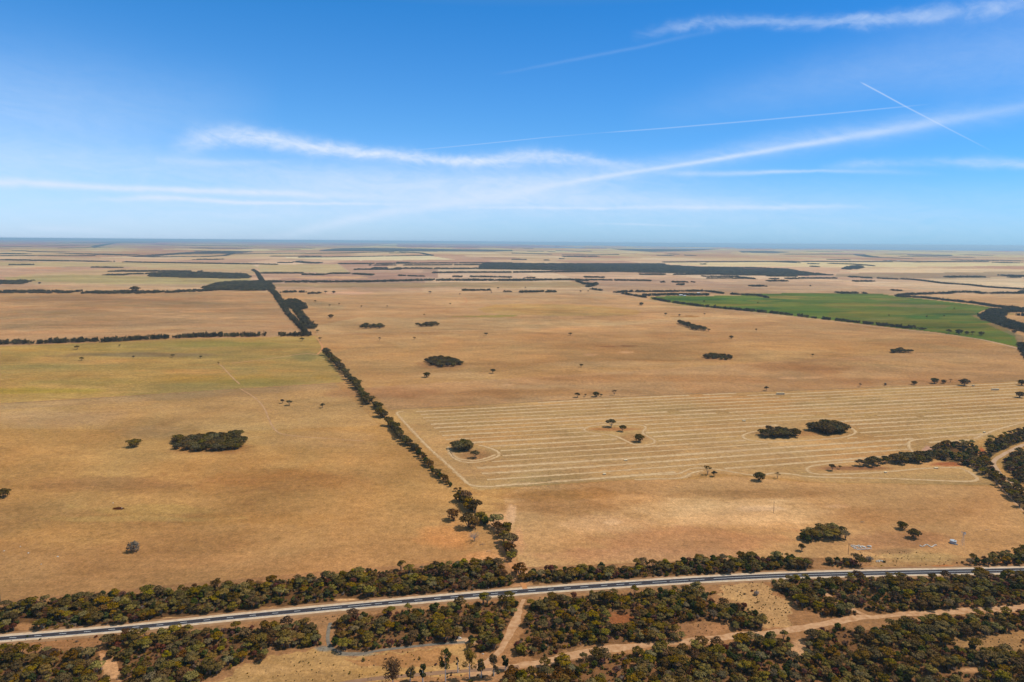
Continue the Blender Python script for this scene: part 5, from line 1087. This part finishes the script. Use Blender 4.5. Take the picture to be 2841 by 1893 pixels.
for i, (pts, th) in enumerate(belts):
    a = np.array(pts, float); x, y, z = ground_at(a[:, 0], a[:, 1]); q, t = resample(np.stack([x, y], 1), 1.0)
    r_ = np.random.default_rng(1000 + i); L_ = t[-1]; ym = float(np.mean(q[:, 1])); m_ = ym / F0
    dY = th * ym * ym / (F0 * CAM_H)
    near = ym < 1900
    step_ = max(7.0 if near else 9.0, 2.2 * m_); n = int(L_ / step_ * max(3.2 if near else 1.35, min(6, dY / 15)))
    tt = r_.uniform(0, L_, n); X = np.interp(tt, t, q[:, 0]) + r_.normal(0, 1.5, n); Y = np.interp(tt, t, q[:, 1]) + r_.uniform(-.5, .5, n) * dY
    gap = np.sin(tt / 97 + i * 1.7) * np.sin(tt / 41 + i) ; kp = gap < (2 if near else (.93 if i % 4 else .7))
    X, Y = X[kp], Y[kp]; Z = terrain(X, Y)
    for k in range(len(X)):
        h = r_.uniform(.7, 1.25) * (1.35 if ym > 5000 else 1.15); sc = (.36 if near else .55) * max(1.0, 2.4 * m_ / 14)
        WP.append((X[k], Y[k], Z[k])); WV.append(int(r_.integers(0, 4))); WS.append((sc, sc, h if not near else h * 1.15))
print('woodland clumps', len(WP))
# homestead windbreak of dark pines
for (x0, y0, x1, y1) in ((1783, 821, 1874, 819), (1874, 819, 1966, 820)):
    for k in range(90):
        t = random.random(); p = P(x0 + (x1 - x0) * t, y0 + (y1 - y0) * t + random.uniform(-1.5, 1.5)); WP.append(p); WV.append(3); WS.append((.4, .4, 1.25))
rest_object('mallee_woodland', rest_t, src_t, 'mass of domed mallee trees filling the scrub and the wood by the bend', 'woodland')
rest_object('undergrowth', rest_b, src_b, 'low undergrowth between the mallee trees', 'undergrowth')
# source clumps are themselves parts of the far wood: three real clumps at the end of the left belt
srcs = []
for k, me in enumerate(CL):
    p = P(60 + 60 * k, 812); o = link('tree_clump', me, None, p); o.scale = (.8, .8, 1); tag(o, 'dense dark clump of trees within the long belt on the far left', 'tree clump', 'clumps in the long left belt'); srcs.append([o])
gn_scatter('distant_woodland', WP, WV, WS, srcs, 'dark belts and blocks of distant mallee woodland between the paddocks', 'woodland')
finish_ground()

# ------------------------------------------------------------------ small built things
STEEL = pmat('galvanised_steel', (.45, .47, .48), .5, .25, 3, spec=.5)
WHITEWASH = pmat('bleached_masonry', (.62, .58, .52), .9, .35, 1.2)
STONE = pmat('pale_limestone', (.60, .54, .46), .95, .4, 1.0)
WOOD = pmat('weathered_timber', (.16, .11, .08), .9, .3, 1)
WHITE = pmat('white_plastic', (.75, .75, .73), .6, .1, 2)
REDP = pmat('red_reflector', (.6, .05, .03), .4, .1, 2)
YEL = pmat('yellow_sign_face', (.75, .45, .03), .5, .1, 2)
DARK = pmat('dark_interior', (.03, .03, .03), .9, .1, 2)
STRAWB = pmat('baled_straw', (.78, .62, .38), .95, .25, 2)
for (x, y, wh) in ((1355.7,1633,'on the far shoulder near the fence line track'),(1363,1660,'on the near shoulder opposite the fence line track'),(401,1750.5,'on the near shoulder at the left, beside the rusty shrubs'),(412,1723.5,'on the far shoulder at the left, against the belt'),(1842,1600.5,'on the far shoulder in front of the right belt'),(2149.5,1584.5,'on the far shoulder near the small clump')):
    p = P(x, y); e = empty('guide_post', p, 'slim white roadside guide post ' + wh, 'guide post', 'guide posts along the highway')
    mb = MB(); mb.box((0, 0, .55), (.14, .07, 1.1)); mb.box((0, 0, 1.115), (.16, .09, .04)); mb.build('post', WHITE, e)
    mb = MB(); mb.box((0, -.042, .88), (.09, .014, .12)); mb.build('reflector', REDP, e)
for (x, y, hp, wh) in ((2146,1423,31,'standing in the pale sandy patch of the paddock'),(2353,1539,31,'beside the ruin above the highway'),(2,1675,46,'at the left edge above the roadside belt')):
    p = P(x, y); h = hp * vpp(p); e = empty('power_pole', p, 'thin brown power pole ' + wh, 'power pole', None)
    mb = MB(); mb.tube([(0, 0, 0), (0, 0, h)], [.19, .13], 8); mb.build('pole', WOOD, e)
    mb = MB(); mb.box((0, -.17, h - .7), (1.5, .09, .12)); mb.build('crossarm', WOOD, e)
    for s_ in (-.6, .6):
        mb = MB(); mb.tube([(s_, -.17, h - .64), (s_, -.17, h - .42)], [.05, .035], 6); mb.build('insulator', WHITE, e)
# windmill
p = P(2670, 1516); h = 40 * vpp(p); hb = h - 1.4
e = empty('windmill', p, 'galvanised farm windmill on a slim lattice tower right of the water tank', 'windmill')
mb = MB()
for sx in (-1, 1):
    for sy in (-1, 1): mb.tube([(sx * 1.0, sy * 1.0, 0), (sx * .12, sy * .12, hb)], .055, 4)
for k in range(1, 6):
    z = hb * k / 6; r0 = 1.0 - .88 * k / 6
    for a, b in (((-1, -1), (1, -1)), ((1, -1), (1, 1)), ((1, 1), (-1, 1)), ((-1, 1), (-1, -1))): mb.tube([(a[0] * r0, a[1] * r0, z), (b[0] * r0, b[1] * r0, z)], .03, 3)
mb.build('tower', STEEL, e)
mb = MB(); mb.tube([(0, -.55, hb + .15), (0, .5, hb + .15)], .13, 8); mb.build('gearbox', STEEL, e)
mb = MB()
for k in range(16):
    a = 2 * math.pi * k / 16; c, s_ = math.cos(a), math.sin(a); b = len(mb.v)
    c2, s2 = math.cos(a + .26), math.sin(a + .26)
    for (rr, cc, ss_, yo) in ((.35, c, s_, -.62), (1.45, c, s_, -.66), (1.45, c2, s2, -.50), (.35, c2, s2, -.56)): mb.v.append((rr * cc, yo, hb + .15 + rr * ss_))
    mb.f.append([b, b + 1, b + 2, b + 3])
mb.build('wheel', STEEL, e)
mb = MB(); mb.box((0, 1.3, hb + .15), (.05, 1.7, .05)); mb.box((0, 2.3, hb + .25), (.03, .9, .9)); mb.build('tail', STEEL, e)
# tank and trough
p = P(2644, 1507); e = empty('water_tank', p, 'squat grey corrugated water tank left of the windmill', 'water tank', rz=.3)
mb = MB(); n = 40; hh = 2.3
for z in np.linspace(0, hh, 12):
    for k in range(n):
        a = 2 * math.pi * k / n; rr = 2.35 + .03 * math.cos(z * 20); mb.v.append((rr * math.cos(a), rr * math.sin(a), z))
for i in range(11):
    for k in range(n): mb.f.append([i * n + k, i * n + (k + 1) % n, (i + 1) * n + (k + 1) % n, (i + 1) * n + k])
mb.build('wall', STEEL, e)
mb = MB(); b = [(2.36 * math.cos(2 * math.pi * k / n), 2.36 * math.sin(2 * math.pi * k / n), hh) for k in range(n)]; mb.v = b + [(0, 0, hh + .45)]
for k in range(n): mb.f.append([k, (k + 1) % n, n])
mb.build('roof', STEEL, e)
mb = MB(); mb.box((.6, -.9, hh + .34), (1.6, .7, .06)); mb.build('hatch', DARK, e)
p = P(2653, 1512); e = empty('water_trough', p, 'small pale water trough at the foot of the tank', 'trough', rz=-.4)
mb = MB(); mb.box((0, .45, .3), (2.4, .1, .6)); mb.box((0, -.45, .3), (2.4, .1, .6)); mb.box((1.15, 0, .3), (.1, .8, .6)); mb.box((-1.15, 0, .3), (.1, .8, .6)); mb.build('basin', WHITEWASH, e)
mb = MB(); mb.box((0, 0, .42), (2.2, .8, .02)); mb.build('water', DARK, e)
# ruined house footings
c0 = np.array(P(2386, 1519)); e = empty('ruined_footings', tuple(c0), 'broken white masonry footings of a vanished house above the highway', 'ruin')
def seg(mb, a, b, hh, th):
    A, B = np.array(P(*a)) - c0, np.array(P(*b)) - c0; d = B - A; L_ = math.hypot(d[0], d[1]); mb.box(((A[0] + B[0]) / 2, (A[1] + B[1]) / 2, hh / 2 + (A[2] + B[2]) / 2), (L_, th, hh), math.atan2(d[1], d[0]))
for sgs in (([(2360,1514),(2372,1514)],.45,.5),([(2372,1517),(2384,1514)],.6,.7),([(2361,1516),(2377,1524)],.5,.55),([(2377,1526),(2401,1524.5)],.5,.6),([(2403,1524),(2418,1522.5)],.3,.5),([(2385,1515),(2389,1522)],.7,.6),([(2390,1516),(2402,1521)],.6,1.4)):
    mb = MB(); seg(mb, *sgs[0], sgs[1], sgs[2]); mb.build('footing', WHITEWASH, e)
mb = MB()
for k in range(60):
    q = np.array(P(random.uniform(2365, 2412), random.uniform(1515, 1525))) - c0; s_ = random.uniform(.15, .6); mb.box((q[0], q[1], q[2] + s_ * .3), (s_, s_ * .8, s_ * .7), random.uniform(0, 3), random.uniform(-.3, .3))
mb.build('rubble', WHITEWASH, e)
def rock(r_, s, sub=2):
    import bmesh
    bm = bmesh.new(); bmesh.ops.create_icosphere(bm, subdivisions=sub, radius=1)
    ph = r_.uniform(0, 6, 3)
    for v in bm.verts:
        k = 1 + .18 * math.sin(v.co.x * 3 + ph[0]) * math.cos(v.co.y * 4 + ph[1]) + r_.uniform(-.1, .1); v.co = Vector((v.co.x * s[0] * k, v.co.y * s[1] * k, max(v.co.z, -.3) * s[2] * k))
    me = bpy.data.meshes.new('boulder'); bm.to_mesh(me); bm.free(); return me
rr_ = np.random.default_rng(3)
for (x, y, wx, hz, lab) in ((1274,1772,7.5,5,'large pale limestone mound at the edge of the middle scrub'),(2411.5,1517,6.5,4,'chunky white masonry block at the upper right of the ruin'),
    (12,1529,2.2,1.7,'small white rock in the lower left paddock, leftmost'),(57,1517,2,1.5,'small white rock in the lower left paddock, highest one near the left edge'),(78.5,1535,2.4,1.9,'brightest small white rock in the lower left paddock'),(160,1545,2.6,2,'small pinkish rock in the lower left paddock, rightmost of the scatter'),(114,1566,2,1.5,'small white rock in the lower left paddock, lowest of the scatter'),
    (314,1396,2,1.5,'tiny white rock above the brown hollow in the left paddock'),(338,1410,1.6,1.4,'tiny pale stone on the rim of the brown hollow'),(1340,1815,3.2,2,'bluish white lump under the scrub beside the sand track')):
    p = P(x, y); m_ = mpp(p); me = rock(rr_, (wx * m_, wx * m_ * .7, hz * vpp(p))); me.materials.append(STONE); o = link('boulder', me, None, p); tag(o, lab, 'rock', None)
p0 = P(2575, 1518); e = empty('low_stone_wall', p0, 'low broken stone wall between the ruin and the water tank', 'ruin')
mb = MB()
for k in range(34):
    x = 2552 + 48 * k / 34; q = np.array(P(x, 1514 + 3 * math.sin(k * .35) + (k / 34) * 2)) - np.array(p0); s_ = random.uniform(.4, .95); mb.box((q[0], q[1], q[2] + s_ * .25), (s_ * 1.2, s_, s_ * .8), random.uniform(0, 3), random.uniform(-.2, .2))
mb.build('stone_course', STONE, e)
p0 = P(2440, 1558); mb = MB()
for k in range(24): s_ = random.uniform(.3, .9); mb.box((random.uniform(-3, 3), random.uniform(-1.2, 1.2), s_ * .3), (s_, s_, s_ * .7), random.uniform(0, 3), .2)
o = mb.build('rubble_heap', STONE, None, p0); tag(o, 'small heap of pale rubble just above the highway right of the grey bush', 'rubble')
# sign
p = P(2444, 1577); e = empty('road_sign', p, 'small yellow diamond warning sign beside the highway', 'road sign')
mb = MB(); mb.tube([(0, 0, 0), (0, 0, 2.6)], .04, 6); mb.build('post', STEEL, e)
mb = MB(); mb.v = [(0, -.06, 1.35), (.75, -.06, 2.1), (0, -.06, 2.85), (-.75, -.06, 2.1), (0, -.085, 1.35), (.75, -.085, 2.1), (0, -.085, 2.85), (-.75, -.085, 2.1)]; mb.f = [[0, 1, 2, 3], [7, 6, 5, 4], [0, 4, 5, 1], [1, 5, 6, 2], [2, 6, 7, 3], [3, 7, 4, 0]]; mb.build('sign_face', YEL, e)
# hay
for (x, y, wx, hz, lab) in ((2165,1095,22,5,'long low stack of straw bales at the top of the striped paddock'),(2761,1083,20,5,'long low stack of straw bales near the right picture edge'),(2700,1072,6,4,'small pale heap of straw bales beside the big round tree'),(2457,1312,6,3,'pale straw bale on the lower headland strip'),(2597,1300,10,3,'pale straw bale at the top of the lower headland strip'),(1677,1317,8,3.5,'pale straw bale near the lower edge of the striped paddock'),(1736,1278,9,2.5,'flat pale straw bale lying on a straw line in mid paddock'),(2064,1169,8,3,'pale straw bale right of the red soil island'),(2731,1201,5,3,'pale straw bale by the wood at the right')):
    p = P(x, y); m_ = mpp(p); L_ = wx * m_; hh = max(.8, hz * vpp(p)); e = empty('bale_stack' if wx > 12 else 'straw_bale', p, lab, 'straw bales', rz=.05)
    nb = max(1, round(L_ / 2.4)); nz = max(1, round(hh / 1.0))
    mb = MB()
    for i in range(nb):
        for k in range(nz): mb.box(((i - (nb - 1) / 2) * L_ / nb, 0, (k + .5) * hh / nz), (L_ / nb * .95, 2.2, hh / nz * .95), random.uniform(-.02, .02))
    mb.build('bales', STRAWB, e)
# farm buildings
ROOFW = pmat('white_sheet_roof', (.72, .74, .76), .5, .15, .3)
WALLW = pmat('pale_shed_wall', (.5, .48, .44), .8, .2, .5)
def shed(x, y, wpx, hpx, lab, dep=10, cat='farm shed'):
    p = P(x, y); m_ = mpp(p); L_ = wpx * m_; h = hpx * vpp(p); e = empty('farm_shed', p, lab, cat, rz=random.uniform(-.2, .2))
    mb = MB(); mb.box((0, 0, h * .35), (L_, dep, h * .7)); mb.build('wall', WALLW, e)
    mb = MB(); b = (L_ / 2 + .4, dep / 2 + .4); mb.v = [(-b[0], -b[1], h * .7), (b[0], -b[1], h * .7), (b[0], 0, h), (-b[0], 0, h), (-b[0], b[1], h * .7), (b[0], b[1], h * .7)]; mb.f = [[0, 1, 2, 3], [3, 2, 5, 4], [0, 3, 4], [1, 5, 2], [0, 4, 5, 1]]; mb.build('roof', ROOFW, e)
    mb = MB(); mb.box((L_ * .15, -dep / 2 - .06, h * .26), (L_ * .28, .1, h * .5)); mb.build('door', DARK, e)
shed(1889, 821, 9, 3.5, 'white roofed shed at the left of the homestead among dark trees'); shed(1899, 822, 6, 3, 'smaller white roofed shed beside the first at the homestead'); shed(1914, 820, 9, 3.2, 'low white roofed house at the right of the homestead')
shed(1938, 815, 8, 3, 'pale blue grey roof behind the homestead trees')
shed(2465, 724.5, 6, 2.2, 'white shed left of the far farm trees on the right', 20); shed(2492, 725.5, 6, 2.6, 'white shed among the far farm trees on the right', 20)
shed(844, 685.5, 4, 2, 'tiny white building near the left horizon', 40); shed(834, 729, 3, 3, 'tiny white building at the left end of a far wood', 15); shed(2528, 712, 6, 1.6, 'tiny white roofs far away right of the dark streak of trees', 40)
p = P(1671, 689); h = 5 * vpp(p); e = empty('grain_silo', p, 'tiny white grain silo on the horizon right of centre', 'silo')
mb = MB(); mb.tube([(0, 0, 0), (0, 0, h * .8)], h * .3, 16); mb.build('cylinder_wall', WHITE, e); mb = MB(); mb.tube([(0, 0, h * .8), (0, 0, h)], [h * .31, h * .05], 16); mb.build('roof', STEEL, e)

# ------------------------------------------------------------------ haze
mb = MB(); x0, x1, y0, y1, z0, z1 = -420000, 420000, -3000, 165000, -40, CAM_H + 6
mb.box(((x0 + x1) / 2, (y0 + y1) / 2, (z0 + z1) / 2), (x1 - x0, y1 - y0, z1 - z0))
hm_ = bpy.data.materials.new('haze'); hm_.use_nodes = True; t = hm_.node_tree; t.nodes.remove(t.nodes['Principled BSDF'])
pv = t.nodes.new('ShaderNodeVolumePrincipled'); pv.inputs['Density'].default_value = HAZE_D; pv.inputs['Color'].default_value = (.62, .86, 1.0, 1); pv.inputs['Anisotropy'].default_value = 0.2
t.links.new(pv.outputs[0], t.nodes['Material Output'].inputs['Volume'])
o = mb.build('haze', hm_); tag(o, 'thin pale blue haze over the far plain', 'haze', kind='stuff')
